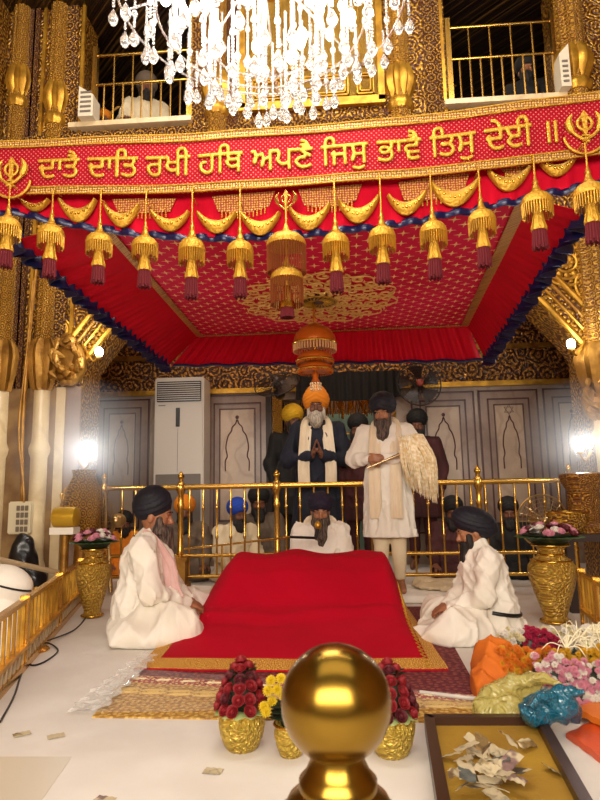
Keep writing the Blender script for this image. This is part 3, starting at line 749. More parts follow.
names = ['outermost at the left edge of the banner', 'second from the left end', 'third from the left end', 'fourth from the left end', 'fifth from the left end', 'just left of the big double one', 'just right of the big double one', 'second to the right of the big double one', 'fourth from the right end', 'third from the right end', 'second from the right end', 'outermost at the right edge of the banner']
TS = [(9, 203, 265), (52, 209, 276), (100, 218, 282), (145, 221, 286), (192, 220, 297), (240, 224, 296), (335, 215, 291), (381, 210, 282), (432, 204, 277), (480, 193, 266), (535, 175, 248), (587, 165, 241)]
proto = None
for i, (px, yt, yb) in enumerate(TS):
    a, b = P(px, yt, YN-.035), P(px, yb, YN-.035); s = (a[2]-b[2])/.305; sx = min(1.0, s*1.0)
    lab = 'gold dome tassel with maroon silk fringe, '+names[i]
    if proto is None: proto = tassel_proto(lab); t = proto
    else: t = dup(proto, label=lab)
    a[1] += .004*math.sin(px*.045+1.2)+.004
    if i in (0, len(TS)-1): a = P(px, yt, YN-.085)
    t.location = tuple(a); t.scale = (.98 if px < 500 else 1.1, .98, s)
    e = bpt(px, .97, -.006); dz = (e[2]-a[2])/s; dy = (e[1]-a[1])/.98
    MB().tube([(0, dy, dz), (0, dy*.4, dz), (0, 0, dz-.012), (0, 0, -.02)], .0035, 6).build('cord', 'thread', t, local=True)
a = P(286, 222, YN-.1)
bt = thing('double_tassel', 'large two-tier gold dome tassel with long beaded fringe at the banner centre', 'tassel', a)
def loc(m, name, mat): return m.build(name, mat, bt, local=True)
loc(MB().tube([(0, .1, .12), (0, .02, .11), (0, 0, .1), (0, 0, -.34)], .004, 6), 'cord', 'thread')
loc(MB().lathe([(.084, -.115), (.087, -.105), (.08, -.085), (.06, -.065), (.03, -.055), (.018, -.045), (.009, -.02), (.003, .0)], (0, 0, 0), 32), 'upper_dome', 'thread')
loc(MB().lathe([(.07, -.265), (.072, -.257), (.064, -.235), (.04, -.215), (.018, -.2), (.008, -.17), (.003, -.15)], (0, 0, 0), 32), 'lower_dome', 'thread')
f = MB()
for j in range(46):
    w = 2*PI*j/46; f.tube([(.083*math.cos(w), .083*math.sin(w), -.112), (.082*math.cos(w), .082*math.sin(w), -.235)], .0026, 4)
loc(f, 'bead_fringe', M('copper_beads', '8a4a2a', .35, .5))
f = MB()
for j in range(40):
    w = 2*PI*j/40; f.tube([(.069*math.cos(w), .069*math.sin(w), -.262), (.068*math.cos(w), .068*math.sin(w), -.375)], .0024, 4)
loc(f, 'bead_fringe', bpy.data.materials['copper_beads'])
loc(MB().lathe([(.033, -.39), (.034, -.385), (.026, -.35), (.02, -.32), (.012, -.29)], (0, 0, 0), 20, flute=(8, .07)), 'bell', 'gold')
f = MB()
for j in range(24):
    w = 2*PI*j/24; f.tube([(.024*math.cos(w), .024*math.sin(w), -.388), (.028*math.cos(w), .028*math.sin(w), -.43)], .004, 4)
loc(f, 'silk_tassel', 'maroon_silk')
# ------------------------------------------------ chandelier
YH = 2.15; hc = P(262, 0, YH); hx = hc[0]
zbot = P(285, 94, YH)[2]
gl = G('crystal_glass'); MT['crystal'] = gl.fin(Base_Color=(1, 1, 1, 1), Roughness=.04, Transmission_Weight=.88, IOR=1.5, Specular_IOR_Level=.8)
MT['bulb'] = emit('lit_bulb', 'fff6e0', 30.0)
ch = thing('crystal_chandelier', 'large lit crystal chandelier with strands of teardrop pendants', 'chandelier', (hx, YH, zbot+.35))
fr = MB()
for R_, z in ((.58, .42), (.42, .34), (.24, .26)):
    fr.tube([(R_*math.cos(t), R_*math.sin(t), z-.35) for t in np.linspace(0, 2*PI, 50)[:-1]], .005, 6, True)
for j in range(8):
    t = j*PI/4; fr.tube([(0, 0, .25), (.3*math.cos(t), .3*math.sin(t), .15), (.58*math.cos(t), .58*math.sin(t), .07)], .005, 6)
fr.tube([(0, 0, -.1), (0, 0, 5.8-zbot-.35)], .015, 10); fr.build('frame', 'crystal', ch, local=True)
def strand(L):
    m = MB(); z = 0; k = 0
    while z > -(L-.06): m.ell((0, 0, z), (.0065, .0065, .0075), 6, 4); z -= .016
    m.lathe([(.001, z-.078), (.01, z-.073), (.0205, z-.056), (.022, z-.045), (.015, z-.027), (.006, z-.01), (.002, z)], (0, 0, 0), 8)
    if L > .2: m.ell((0, 0, -L*.5), (.013, .013, .017), 8, 6)
    return m
protos = {}; REST = MB()
tiers = [(.62, 30, .42), (.53, 24, .42), (.44, 22, .4), (.34, 20, .38), (.24, 14, .34), (.12, 7, .3)]
q = np.random.default_rng(11); nS = 0
for R_, cnt, zt in tiers:
    for j in range(cnt):
        t = 2*PI*(j+q.uniform(-.2, .2))/cnt; x, y = R_*math.cos(t), R_*math.sin(t)
        zb_ = .42*(R_/.58)**2*.8+q.uniform(-.02, .07); L = max(.1, round((zt+.12-zb_)/.04)*.04)
        if nS < 100:
            if L not in protos: protos[L] = strand(L).build('crystal_strand', 'crystal', ch, local=True); o = protos[L]
            else: o = protos[L].copy(); COL.objects.link(o)
            o.location = (x, y, zb_-.35+L); nS += 1
        else: s_ = strand(L); REST.add(np.concatenate(s_.v)+(x, y, zb_-.35+L), s_.f)
        if j % 2 == 0 and R_ > .2: s_ = strand(L); REST.add(np.concatenate(s_.v)+(x*.96, y*.96, zb_-.35+L+.24), s_.f)
REST.build('crystal_strands', 'crystal', ch, local=True, kind='stuff')
for j in range(16):
    t = 2*PI*j/14; R_ = .4 if j % 2 else .24; b = MB().ell((R_*math.cos(t), R_*math.sin(t), .12 if j % 2 else .06), (.024, .024, .036), 10, 8)
    b.build('bulb', 'bulb', ch, local=True)
for dx in (-.3, 0, .3): lamp('POINT', 'chandelier_light', (hx+dx, YH, zbot+.5), 26, (1, .93, .82), .16)
# ================================================================ smooth bodies from blended volumes
def wrinkle(amp, seed, kz=1.0, kh=1.0, n=7):
    q = np.random.default_rng(seed); W_ = [(q.normal(0, 14*kh), q.normal(0, 14*kh), q.normal(0, 14*kz), q.uniform(0, 6.28)) for _ in range(n)]
    def f(X, Y, Z):
        o = 0
        for a, b, c, p in W_: o = o+np.sin(a*X+b*Y+c*Z+p)
        return amp*o/n*1.6
    return f
def skin(name, a, b):
    g = G(name); c = g.mix(g.step(g.noise(9), .3, .7), lin(a), lin(b)); return g.fin(Base_Color=c, Roughness=.5, Subsurface_Weight=.06)
MT['skin'] = skin('skin_brown', 'a8714e', '946041'); MT['skin_dark'] = skin('skin_deep_brown', '7d4f36', '6c412c')
def cloth(name, a, b=None, k=25, s=.35, rough=.8):
    g = G(name); c = g.mix(g.step(g.noise(4), .35, .65), lin(a), lin(b or a)); g.bump(g.noise(k, detail=5.0), s, .006); return g.fin(Base_Color=c, Roughness=rough)
MT['white_cotton'] = cloth('white_cotton', 'ece6da', 'e4dccd'); MT['cream_cotton'] = cloth('cream_cotton', 'dccbaa', 'd2bf9b')
MT['ivory_scarf'] = cloth('ivory_scarf', 'e6d6bb', 'dcc8a8'); MT['navy_cloth'] = cloth('navy_cloth', '121628', '0d1020')
MT['navy_turban'] = cloth('navy_turban', '0d0d1f', '090916', 30, .5, .7); MT['purple_turban'] = cloth('purple_turban', '1a0e2a', '130a1f', 30, .5)
MT['orange_turban'] = cloth('orange_turban', 'e88a14', 'd97a0c', 30, .4); MT['yellow_turban'] = cloth('yellow_turban', 'e2b21c', 'd49c12', 30, .4)
MT['blue_turban'] = cloth('blue_turban', '1746b8', '123a9c', 30, .4); MT['maroon_cloth'] = cloth('maroon_cloth', '4a1c1c', '3a1414')
MT['grey_cloth'] = cloth('grey_cloth', '6a5a4a', '594a3c'); MT['black_cloth'] = cloth('black_cloth', '15110f', '100d0c')
def hairmat(name, a, b):
    g = G(name); v = g.n('ShaderNodeMapping', Vector=g.tc.outputs['Object'], Scale=(60, 60, 8)); nz = g.n('ShaderNodeTexNoise', Vector=v, Scale=2.0, Detail=4.0)
    g.bump(nz, .7, .01); return g.fin(Base_Color=g.mix(g.step(nz, .4, .62), lin(a), lin(b)), Roughness=.7)
MT['black_beard'] = hairmat('black_beard', '120e0c', '2a201a'); MT['grey_beard'] = hairmat('grey_beard', '2a1f1a', '6a574a'); MT['white_beard'] = hairmat('white_beard', '8c8074', 'c9bda8')
MT['eye'] = M('eye_white', 'b5a292', .4); MT['pupil'] = M('dark_iris', '120a08', .2)
def A3(*a): return np.array(a, float)
def folds(amp, seed, k=30.0, ax=(1, 1, 1), n=4):
    """ridged creases that wander"""
    q = np.random.default_rng(seed); W_ = []
    for _ in range(n):
        v = q.normal(0, 1, 3)*np.array(ax, float); v /= np.linalg.norm(v)+1e-9; u = q.normal(0, 1, 3); W_.append((v*k*q.uniform(.6, 1.4), u*k*.22, q.uniform(0, 6.28), q.uniform(0, 6.28)))
    def f(X, Y, Z):
        o = 0
        for v, u, p, r in W_: o = o-(1-np.abs(np.sin(v[0]*X+v[1]*Y+v[2]*Z+p+1.9*np.sin(u[0]*X+u[1]*Y+u[2]*Z+r))))**2.6+.2
        return amp*o/n*2.2
    return f
class Person:
    """local axes: +x is where the chest faces, +y the left hand side, z up"""
    def __init__(s, label, loc, face, skin_='skin', sc=1.0, fine=.0075):
        s.root = thing('person', label, 'person', loc, rz=math.radians(face)); s.root.scale = (sc,)*3; s.skin = skin_; s.h = fine
    def head(s, c, yaw=0, pitch=0, roll=0):
        s.hc = A3(*c); s.hr = rotm(0, pitch, yaw) @ rotm(roll, 0, 0)
    def H(s, x, y, z): return s.hc+s.hr @ A3(x, y, z)
    def finger_hand(s, v, w, dirn, palm_n, curl=.4, size=1.0, side=1):
        """palm from wrist w towards dirn, palm_n is where the palm faces; side +1 puts the thumb to the left of dirn"""
        d = A3(*dirn); d /= np.linalg.norm(d); n = A3(*palm_n); n = n-d*(n@d); n /= np.linalg.norm(n); l = np.cross(n, d)*side; z = size; w = A3(*w)
        v.cone(w, w+d*.03*z, .022*z, .024*z, .012)
        for o in (-.024, -.008, .008, .024): v.cone(w+d*.015*z+l*o*.5*z, w+d*.075*z+l*o*z, .0135*z, .0115*z, .012)
        for o, L in ((-.029, .058), (-.0095, .073), (.0095, .078), (.028, .07)):
            p = w+d*.082*z+l*o*z; a = 0.0; r = .0092*z; q = p
            for k, f in enumerate((.45, .32, .23)):
                a += curl*(1.0 if k else .7); q2 = q+(d*math.cos(a)+n*math.sin(a)+l*o*1.5)*L*f*z; v.cone(q, q2, r, r*.9, .004); q = q2; r *= .9
        t0 = w+d*.02*z+l*.02*z; t1 = t0+(d*.55+l*.75+n*.25)*.04*z; t2 = t1+(d*.85+l*.3+n*.4)*.032*z; t3 = t2+(d*.9+n*.5)*.024*z
        v.cone(t0, t1, .014*z, .0115*z, .01).cone(t1, t2, .0115*z, .0105*z, .004).cone(t2, t3, .0105*z, .009*z, .004)
    def body(s, J, hands=(), feet=True, extra=None):
        """one continuous skinned figure from the joints J"""
        pts = np.array([p for q in J.values() for p in (q if isinstance(q, list) else [q])]+[s.hc])
        v = Vol(pts.min(0)-.2, pts.max(0)+.2, s.h); g = J
        ps, ch, nk = A3(*g['pelvis']), A3(*g['chest']), A3(*g['neck'])
        v.cone(ps, lerp(ps, ch, .5), .115, .1, .05).cone(lerp(ps, ch, .5), ch, .1, .125, .05)
        v.cone(ch, nk-(0, 0, .03), .1, .06, .05).cone(nk-(0, 0, .03), s.hc-(0, 0, .03), .055, .052, .03)
        for k in (0, 1):
            sh, el, wr = A3(*g['shoulder'][k]), A3(*g['elbow'][k]), A3(*g['wrist'][k])
            v.cone(nk-(0, 0, .06), sh, .05, .05, .05).cone(sh, el, .048, .036, .03).cone(el, wr, .036, .024, .02)
            if 'knee' in g:
                hp = ps+(sh-nk)*A3(.5, .5, 0); kn, an = A3(*g['knee'][k]), A3(*g['ankle'][k])
                v.cone(hp, kn, .08, .055, .04).cone(kn, an, .052, .034, .03)
                if feet and 'toe' in g:
                    to = A3(*g['toe'][k]); v.cone(an-(0, 0, .01), to, .034, .024, .02).cone(lerp(an, to, .5), to, .034, .022, .02)
        s.face(v)
        for h in hands: s.finger_hand(v, *h[0], **h[1])
        s.bodyo = v.build('body', s.skin, s.root); return s.bodyo
    def face(s, v):
        H = s.H
        v.ell(H(0, 0, .03), (.094, .074, .1), s.hr, .02).ell(H(.02, 0, -.035), (.066, .056, .075), s.hr, .03)
        v.ell(H(.045, 0, -.085), (.036, .034, .026), s.hr, .03)
        v.cone(H(.088, 0, .03), H(.115, 0, -.012), .010, .0135, .012).cone(H(.1, .014, -.018), H(.1, -.014, -.018), .009, .009, .008)
        for k in (-1, 1):
            v.ell(H(.083, k*.031, .024), (.014, .018, .010), s.hr, .01, sub=True)
            v.cone(H(.09, k*.05, .043), H(.096, k*.014, .04), .008, .008, .012)
            v.ell(H(.07, k*.04, -.014), (.02, .02, .018), s.hr, .02)
            v.ell(H(.079, k*.031, .022), (.012, .0165, .0115), s.hr, .004)
            v.ell(H(-.005, k*.078, .0), (.02, .009, .032), s.hr, .006)
        v.cone(H(.09, .018, -.05), H(.09, -.018, -.05), .008, .008, .008)
    def eyes(s, brow='black_beard'):
        for k in (-1, 1):
            e = MB().ell(s.H(.0885, k*.031, .0205), (.0035, .0115, .0036), 12, 8, rot=s.hr); o = e.build('eye', 'eye', s.root, local=True)
            MB().ell(s.H(.0905, k*.031, .0208), (.0026, .005, .0036), 8, 6, rot=s.hr).build('iris', 'pupil', o, local=True)
            MB().tube([s.H(.094, k*.012, .044), s.H(.099, k*.03, .05), s.H(.084, k*.054, .043)], [.004, .0055, .003], 6).build('eyebrow', brow, s.root, local=True)
    def beard(s, L, mat, w=1.0, tip=(0.03, 0, -1)):
        v = Vol(s.hc-.3-A3(0, 0, L), s.hc+.3, .007); t = A3(*tip); t /= np.linalg.norm(t)
        v.ell(s.H(.05, 0, -.07), (.062*w, .066*w, .055), s.hr, .02)
        b = s.H(.07, 0, -.1); v.cone(b, b+t*L*.5, .058*w, .05*w, .03).cone(b+t*L*.5, b+t*L, .05*w, .014, .03)
        for k in (-1, 1):
            v.cone(s.H(.045, k*.064, .0), s.H(.06, k*.05, -.07), .017, .03, .015).cone(s.H(.108, k*.004, -.032), s.H(.09, k*.045, -.052), .011, .008, .008)
        v.cone(s.H(.12, 0, -.05), s.H(.125, 0, -.05), .012, .012, .004, sub=True)
        q = np.random.default_rng(5); v.ripple(lambda X, Y, Z: .0035*np.sin(Y*150+np.sin(Z*20)*2)+.003*np.sin(X*130+Z*12))
        v.build('beard', mat, s.root)
    def turban(s, mat, r=(.135, .12, .115), c=(-.015, 0, .1), tilt=-12, peak=.0, folds=7):
        cc = s.H(*c); R_ = s.hr @ rotm(0, tilt, 0); v = Vol(cc-.22, cc+.22, .0062)
        def fold(x, y, z):
            u = z*folds*.42+np.abs(y)*(1.9+z)+x*.9; fr = u-np.floor(u); return .0065*(fr-.5)
        v.ell(cc, r, R_, .02, fold=fold)
        if peak: v.ell(cc+R_ @ A3(.02, 0, r[2]*.7), (r[0]*.55, r[1]*.5, peak), R_, .05)
        # trim around the forehead: opening for the face
        lo = s.H(.12, 0, -.03); v.ell(lo, (.085, .088, .09), s.hr, .012, sub=True)
        v.build('turban', mat, s.root)
    def ribbon(s, name, mat, pts, w, th=.008, wd=None, parent=None, seed=0):
        p = bez(pts, 36); t = np.gradient(p, axis=0); t /= np.linalg.norm(t, axis=1)[:, None]; rows = []
        for j, (a, b) in enumerate(zip(p, t)):
            side = np.cross(b, A3(*wd) if wd is not None else A3(1, 0, 0)); side /= np.linalg.norm(side)+1e-9; n = np.cross(side, b)
            rows.append([a+side*w*(u-.5)+n*.006*math.sin(u*13+j*.15+seed) for u in np.linspace(0, 1, 11)])
        return MB().grid(rows, thick=th).build(name, mat, parent or s.root, local=True)
# ================================================================ the people
def seated(label, px, py, face, skin_, sc, turb, beardm, beardL, kurta='white_cotton', lean=.0, head_pitch=8, head_yaw=0, hands='lap', turbo=None, seed=1, detail=True, loc=None, spread=1.0, scarf=None, legs=None, reach=0.0, hx=.07, hz=.685):
    loc = F(px, py) if loc is None else loc
    p = Person(label, loc, face, skin_, sc, .0075 if detail else .011)
    L = lean
    p.head((hx+L, 0, hz), head_yaw, head_pitch)
    el = [(.10+L*.5, .23, .28), (.10+L*.5, -.23, .28)]
    if hands == 'lap': wr = [(.33-reach, .06, .185), (.33-reach, -.06, .185)]; hd = [((wr[0], (1, -.55, -.25), (0, -.4, -1)), dict(curl=.55, side=-1)), ((wr[1], (1, .55, -.25), (0, .4, -1)), dict(curl=.5, side=1))]
    else: wr = [(.3, .2, .17), (.3, -.2, .17)]; hd = [((wr[0], (1, -.2, -.2), (0, 0, -1)), dict(curl=.4, side=-1)), ((wr[1], (1, .2, -.2), (0, 0, -1)), dict(curl=.4, side=1))]
    J = dict(pelvis=(0, 0, .12), chest=(.02+L*.6, 0, .42), neck=(.045+L*.9, 0, .575), shoulder=[(.03+L*.8, .175, .515), (.03+L*.8, -.175, .515)], elbow=el, wrist=wr,
             knee=[(.34-reach, .27*spread, .09), (.34-reach, -.27*spread, .09)], ankle=[(.24-reach, -.1, .05), (.28-reach, .1, .05)], toe=[(.2-reach, -.24*spread, .04), (.24-reach, .22*spread, .04)])
    p.body(J, hd)
    # loose shirt
    v = Vol((-.35, -.5, -.02), (.62, .5, .72), .0105 if detail else .014)
    ps, ch, nk = [A3(*J[k]) for k in ('pelvis', 'chest', 'neck')]
    v.ell(ps+(0, 0, .04), (.175, .205, .17), None, .05).cone(ps+(0, 0, .02), ch, .165, .155, .08).ell(ch+(-.0, 0, 0), (.135, .185, .14), None, .06)
    v.cone(ch, nk-(0, 0, .02), .12, .075, .06).cone(nk-(.01, 0, .02), nk+(-.012, 0, .03), .068, .062, .03)
    for k in (0, 1):
        s_, e_, w_ = [A3(*J[q][k]) for q in ('shoulder', 'elbow', 'wrist')]
        v.cone(nk-(0, 0, .05), s_, .07, .07, .05).cone(s_, e_, .078, .072, .04).cone(e_, lerp(e_, w_, .93), .07, .046, .03)
    v.cone(nk+(.02, 0, .0), nk+(.12, 0, .1), .052, .07, .01, sub=True)
    w1 = wrinkle(.008, seed, kz=.8, kh=1.2); w2 = folds(.02, seed+9, 26, (1, 1, .7))
    v.ripple(lambda X, Y, Z: w1(X, Y, Z)+w2(X, Y, Z))
    v.cut((0, 0, .004), (0, 0, -1)); v.build('kurta', kurta, p.root)
    # cloth over the crossed legs
    v = Vol((-.32, -.58, -.02), (.68, .58, .36), .0115 if detail else .015)
    for k in (0, 1):
        kn = A3(*J['knee'][k]); v.cone((.03, .1*(1-2*k), .09), kn+(0, 0, .02), .13, .105, .06).ell(kn-(0, 0, .02), (.14, .12, .1), None, .05).cone(kn, J['ankle'][k], .1, .08, .06)
    v.ell((.26-reach, 0, .03), (.24, .34*spread, .075), None, .06).ell((.0, 0, .06), (.22, .26, .1), None, .05)
    if legs: legs(v)
    w1 = wrinkle(.012, seed+3, kz=1.0, kh=1.1); w2 = folds(.026, seed+5, 20, (1, 1, .5))
    v.ripple(lambda X, Y, Z: w1(X, Y, Z)+w2(X, Y, Z)); v.cut((0, 0, .003), (0, 0, -1)); v.build('lap_cloth', kurta, p.root)
    if beardL: p.beard(beardL, beardm, w=1.15 if beardL > .15 else 1.0, tip=(.1+L, 0, -1))
    p.turban(turb, **(turbo or {}))
    if detail: p.eyes()
    return p
# left attendant, profile to the right
def spreadL(v): v.ell((.13, -.27, .05), (.26, .15, .09), None, .06).ell((.3, .1, .03), (.17, .2, .06), None, .05)
pl = seated('bearded man in white with a navy turban, seated left of the red cloth', 143, 634, 4, 'skin', 1.02, 'navy_turban', 'grey_beard', .25,
            turbo=dict(r=(.124, .102, .116), c=(-.03, 0, .082), tilt=-42, folds=5), head_pitch=10, seed=2, legs=spreadL, reach=.075, hx=.055, hz=.69)
MB().tube(bez([(-.045, .07, .6), (-.06, 0, .585), (-.04, -.08, .575), (.06, -.13, .47)], 16), .006, 6).build('black_cord', 'black', pl.root, local=True)
pl.ribbon('pink_scarf', cloth('pale_pink_scarf', 'd9b4ae', 'c99f98'), [(.0, -.09, .59), (.07, -.1, .55), (.17, -.11, .42), (.2, -.11, .3), (.23, -.12, .22)], .08, wd=(0, 1, 0))
# right attendant, profile to the left
def spreadR(v): v.ell((.38, .1, .03), (.2, .24, .06), None, .06).ell((.3, .27, .07), (.22, .14, .1), None, .05)
pr_ = seated('bearded man in white with a dark navy turban, seated right beside the flowers', 493, 633, 184, 'skin', .86, 'navy_turban', 'black_beard', .13,
             turbo=dict(r=(.17, .11, .105), c=(-.04, 0, .07), tilt=-38, folds=5), head_pitch=16, lean=.03, seed=5, legs=spreadR, reach=.03, hz=.675)
MB().tube([(-.185*math.cos(t)+.0, .225*math.sin(t), .165-.03*math.cos(t)) for t in np.linspace(-1.9, 1.9, 24)], .013, 8).build('sword_belt', 'black', pr_.root, local=True)
# reader behind the scripture
MT['reader_shirt'] = MT['white_cotton']
rc = P(321, 560, 5.06); rc[2] = .055
pr2 = seated('bearded man with a dark purple turban reading behind the red cloth', 0, 0, -86, 'skin', .92, 'purple_turban', 'grey_beard', .2, loc=rc,
             turbo=dict(r=(.125, .118, .10), c=(-.01, 0, .085), tilt=-8), head_pitch=16, lean=.03, seed=8)
pr2.ribbon('shawl', 'ivory_scarf', [(.1, .12, .25), (.13, .12, .4), (.04, .1, .59), (-.06, 0, .6), (.04, -.1, .59), (.13, -.12, .4), (.1, -.12, .25)], .1, wd=(1, 0, 0))
# people sitting behind the brass railing
def behind(label, px, Y, face, turb, bm, bl, kur, sc=1.0, seed=3, sk='skin_dark'):
    b = P(px, 570, Y); b[2] = 0
    return seated(label, 0, 0, face, sk, sc, turb, bm, bl, kurta=kur, loc=b, detail=False, seed=seed, turbo=dict(r=(.13, .115, .11), c=(-.01, 0, .09)), hands='knee', spread=.5, reach=.17)
behind('bearded man with an orange turban sitting behind the brass railing at the left', 184, 6.15, -75, 'orange_turban', 'black_beard', .14, 'grey_cloth', .96, 13)
behind('man with a bright blue turban sitting behind the brass railing', 234, 6.05, -50, 'blue_turban', 'black_beard', .08, 'cream_cotton', .92, 14)
behind('dim person with a black turban sitting next to the man in the blue turban', 259, 6.7, -80, 'black_cloth', 'black_beard', .1, 'grey_cloth', 1.06, 15)
behind('dim person in an orange shawl sitting behind the left attendant', 122, 6.5, -60, 'black_cloth', 'black_beard', .06, 'orange_turban', .78, 16)
behind('dim figure in brown sitting behind the railing at the right', 456, 6.1, -100, 'black_cloth', 'black_beard', .08, 'maroon_cloth', .9, 17)
behind('dim figure in dark cloth sitting behind the railing beside the round fan', 512, 6.2, -100, 'black_cloth', 'black_beard', .08, 'black_cloth', .88, 18)
# standing people
def standing(label, loc, face, sc, skin_, arms, hands, kurta, hem, trousers, turb, beardm, beardL, turbo=None, head_pitch=6, head_yaw=0, seed=1, detail=True, legs_apart=.09, hemr=.2, headp=None):
    p = Person(label, loc, face, skin_, sc, .0078 if detail else .011)
    p.head(headp or (.04, 0, 1.55), head_yaw, head_pitch)
    J = dict(pelvis=(0, 0, .92), chest=(0, 0, 1.24), neck=(.0, 0, 1.43), shoulder=[(0, .18, 1.37), (0, -.18, 1.37)], knee=[(.02, legs_apart, .5), (.02, -legs_apart, .5)], ankle=[(-.01, legs_apart, .08), (-.01, -legs_apart, .08)],
             toe=[(.15, legs_apart+.03, .03), (.15, -legs_apart-.03, .03)], **arms)
    p.body(J, hands)
    h = .0105 if detail else .015
    v = Vol((-.35, -.5, hem-.03), (.45, .5, 1.5), h)
    v.ell((0, 0, 1.26), (.135, .19, .15), None, .06).cone((0, 0, 1.2), (0, 0, .98), .145, .15, .06).ell((0, 0, .98), (.15, .18, .16), None, .06)
    for y in (-.06, 0, .06): v.cone((0, y, 1.0), (.01, y*1.3, hem), .13, hemr*.8, .05)
    v.cone((0, 0, 1.3), (0, 0, 1.41), .12, .07, .06)
    for k in (0, 1):
        s_, e_, w_ = [A3(*J[q][k]) for q in ('shoulder', 'elbow', 'wrist')]
        v.cone((0, 0, 1.375), s_, .072, .068, .05).cone(s_, e_, .074, .064, .035).cone(e_, lerp(e_, w_, .92), .062, .045, .03)
    v.cone((.03, 0, 1.42), (.1, 0, 1.5), .05, .06, .01, sub=True)
    w1 = wrinkle(.006, seed, kz=.5, kh=1.6); w3 = folds(.018, seed+4, 26, (1, 1, .3))
    v.ripple(lambda X, Y, Z: w1(X, Y, Z)+w3(X, Y, Z)+np.clip((1.1-Z)*.02, 0, .008)*np.sin(np.arctan2(Y, X)*11+Z*2))
    v.cut((0, 0, hem), (0, 0, -1)); v.build('kurta', kurta, p.root)
    v = Vol((-.25, -.3, .05), (.25, .3, hem+.3), h)
    for k in (0, 1):
        y = J['knee'][k][1]; v.cone((0, y, hem+.2), (.02, y, .5), .09, .075, .02).cone((.02, y, .5), (-.01, y, .12), .074, .052, .02)
    w2 = wrinkle(.006, seed+2, kz=3, kh=1.2); v.ripple(w2); v.cut((0, 0, .1), (0, 0, -1)); v.build('trousers', trousers, p.root)
    if beardL: p.beard(beardL, beardm, tip=(.12, 0, -1))
    if turb: p.turban(turb, **(turbo or {}))
    if detail: p.eyes()
    return p
wl = P(392, 592, 5.0); wl[2] = .06
arms = dict(elbow=[(.03, .28, 1.12), (.02, -.3, 1.13)], wrist=[(.22, -.02, 1.13), (.2, -.14, 1.12)])
hands = [(((.22, -.02, 1.13), (.35, -1, .05), (-1, -.3, 0)), dict(curl=.95, side=-1, size=1.02)), (((.2, -.14, 1.12), (.5, .8, .1), (-.8, .4, -.2)), dict(curl=.95, side=1, size=1.02))]
# the chauri bearer: long white robe
cb = standing('bearded man in a long white robe standing and holding a horsehair whisk', wl, -98, .93, 'skin', arms, hands, 'white_cotton', .46, 'cream_cotton', 'navy_turban', 'grey_beard', .17,
              turbo=dict(r=(.132, .122, .115), c=(-.01, 0, .085), tilt=-10), head_pitch=18, head_yaw=-10, seed=21, legs_apart=.075, hemr=.19, headp=(.06, -.01, 1.53))
cb.ribbon('long_scarf', 'ivory_scarf', [(.17, -.1, .62), (.18, -.1, .9), (.15, -.09, 1.2), (.07, -.075, 1.42), (-.05, 0, 1.46), (.05, .08, 1.43), (.15, .09, 1.25), (.19, .08, .95), (.19, .08, .62)], .1, wd=(1, 0, 0))
nv = P(319, 540, 5.85); nv[2] = 0
arms = dict(elbow=[(.03, .27, 1.08), (.03, -.27, 1.08)], wrist=[(.22, .05, 1.12), (.22, -.05, 1.12)])
hands = [(((.22, .04, 1.11), (.25, -.22, 1), (0, -1, -.1)), dict(curl=.06, side=-1)), (((.22, -.04, 1.11), (.25, .22, 1), (0, 1, -.1)), dict(curl=.06, side=1))]
nb = standing('man in dark navy clothes and an orange turban standing with palms pressed together', nv, -88, 1.06, 'skin_dark', arms, hands, 'navy_cloth', .5, 'navy_cloth', 'orange_turban', 'white_beard', .06,
              turbo=dict(r=(.13, .125, .125), c=(-.015, 0, .095), tilt=-10, peak=.06), head_pitch=-2, seed=31, headp=(.03, 0, 1.55))
nb.ribbon('white_stole', 'ivory_scarf', [(.165, -.12, .84), (.18, -.12, 1.05), (.14, -.1, 1.3), (.06, -.08, 1.43), (-.06, 0, 1.47), (.06, .08, 1.43), (.14, .1, 1.3), (.18, .12, 1.05), (.165, .12, .84)], .1, wd=(1, 0, 0))
down = dict(elbow=[(-.02, .25, 1.1), (-.02, -.25, 1.1)], wrist=[(.05, .24, .86), (.05, -.24, .86)])
dh = [(((.05, .24, .86), (.1, 0, -1), (0, -1, 0)), dict(curl=.3, side=1)), (((.05, -.24, .86), (.1, 0, -1), (0, 1, 0)), dict(curl=.3, side=-1))]
def dim(label, px, Y, face, sc, kur, turb, bm='black_beard', bl=.08, seed=40):
    b = P(px, 540, Y); b[2] = 0
    return standing(label, b, face, sc, 'skin_dark', down, dh, kur, .55, kur, turb, bm, bl, seed=seed, detail=False)
dim('person in a bright yellow turban standing behind the man in navy', 293, 7.05, -60, 1.07, 'black_cloth', 'yellow_turban', seed=41)
dim('dim person in maroon standing behind the horsehair whisk', 423, 6.85, -100, 1.0, 'maroon_cloth', 'black_cloth', seed=42)
dim('dim person in dark red standing just behind the white-robed man', 362, 6.7, -100, .97, 'maroon_cloth', 'black_cloth', seed=43)
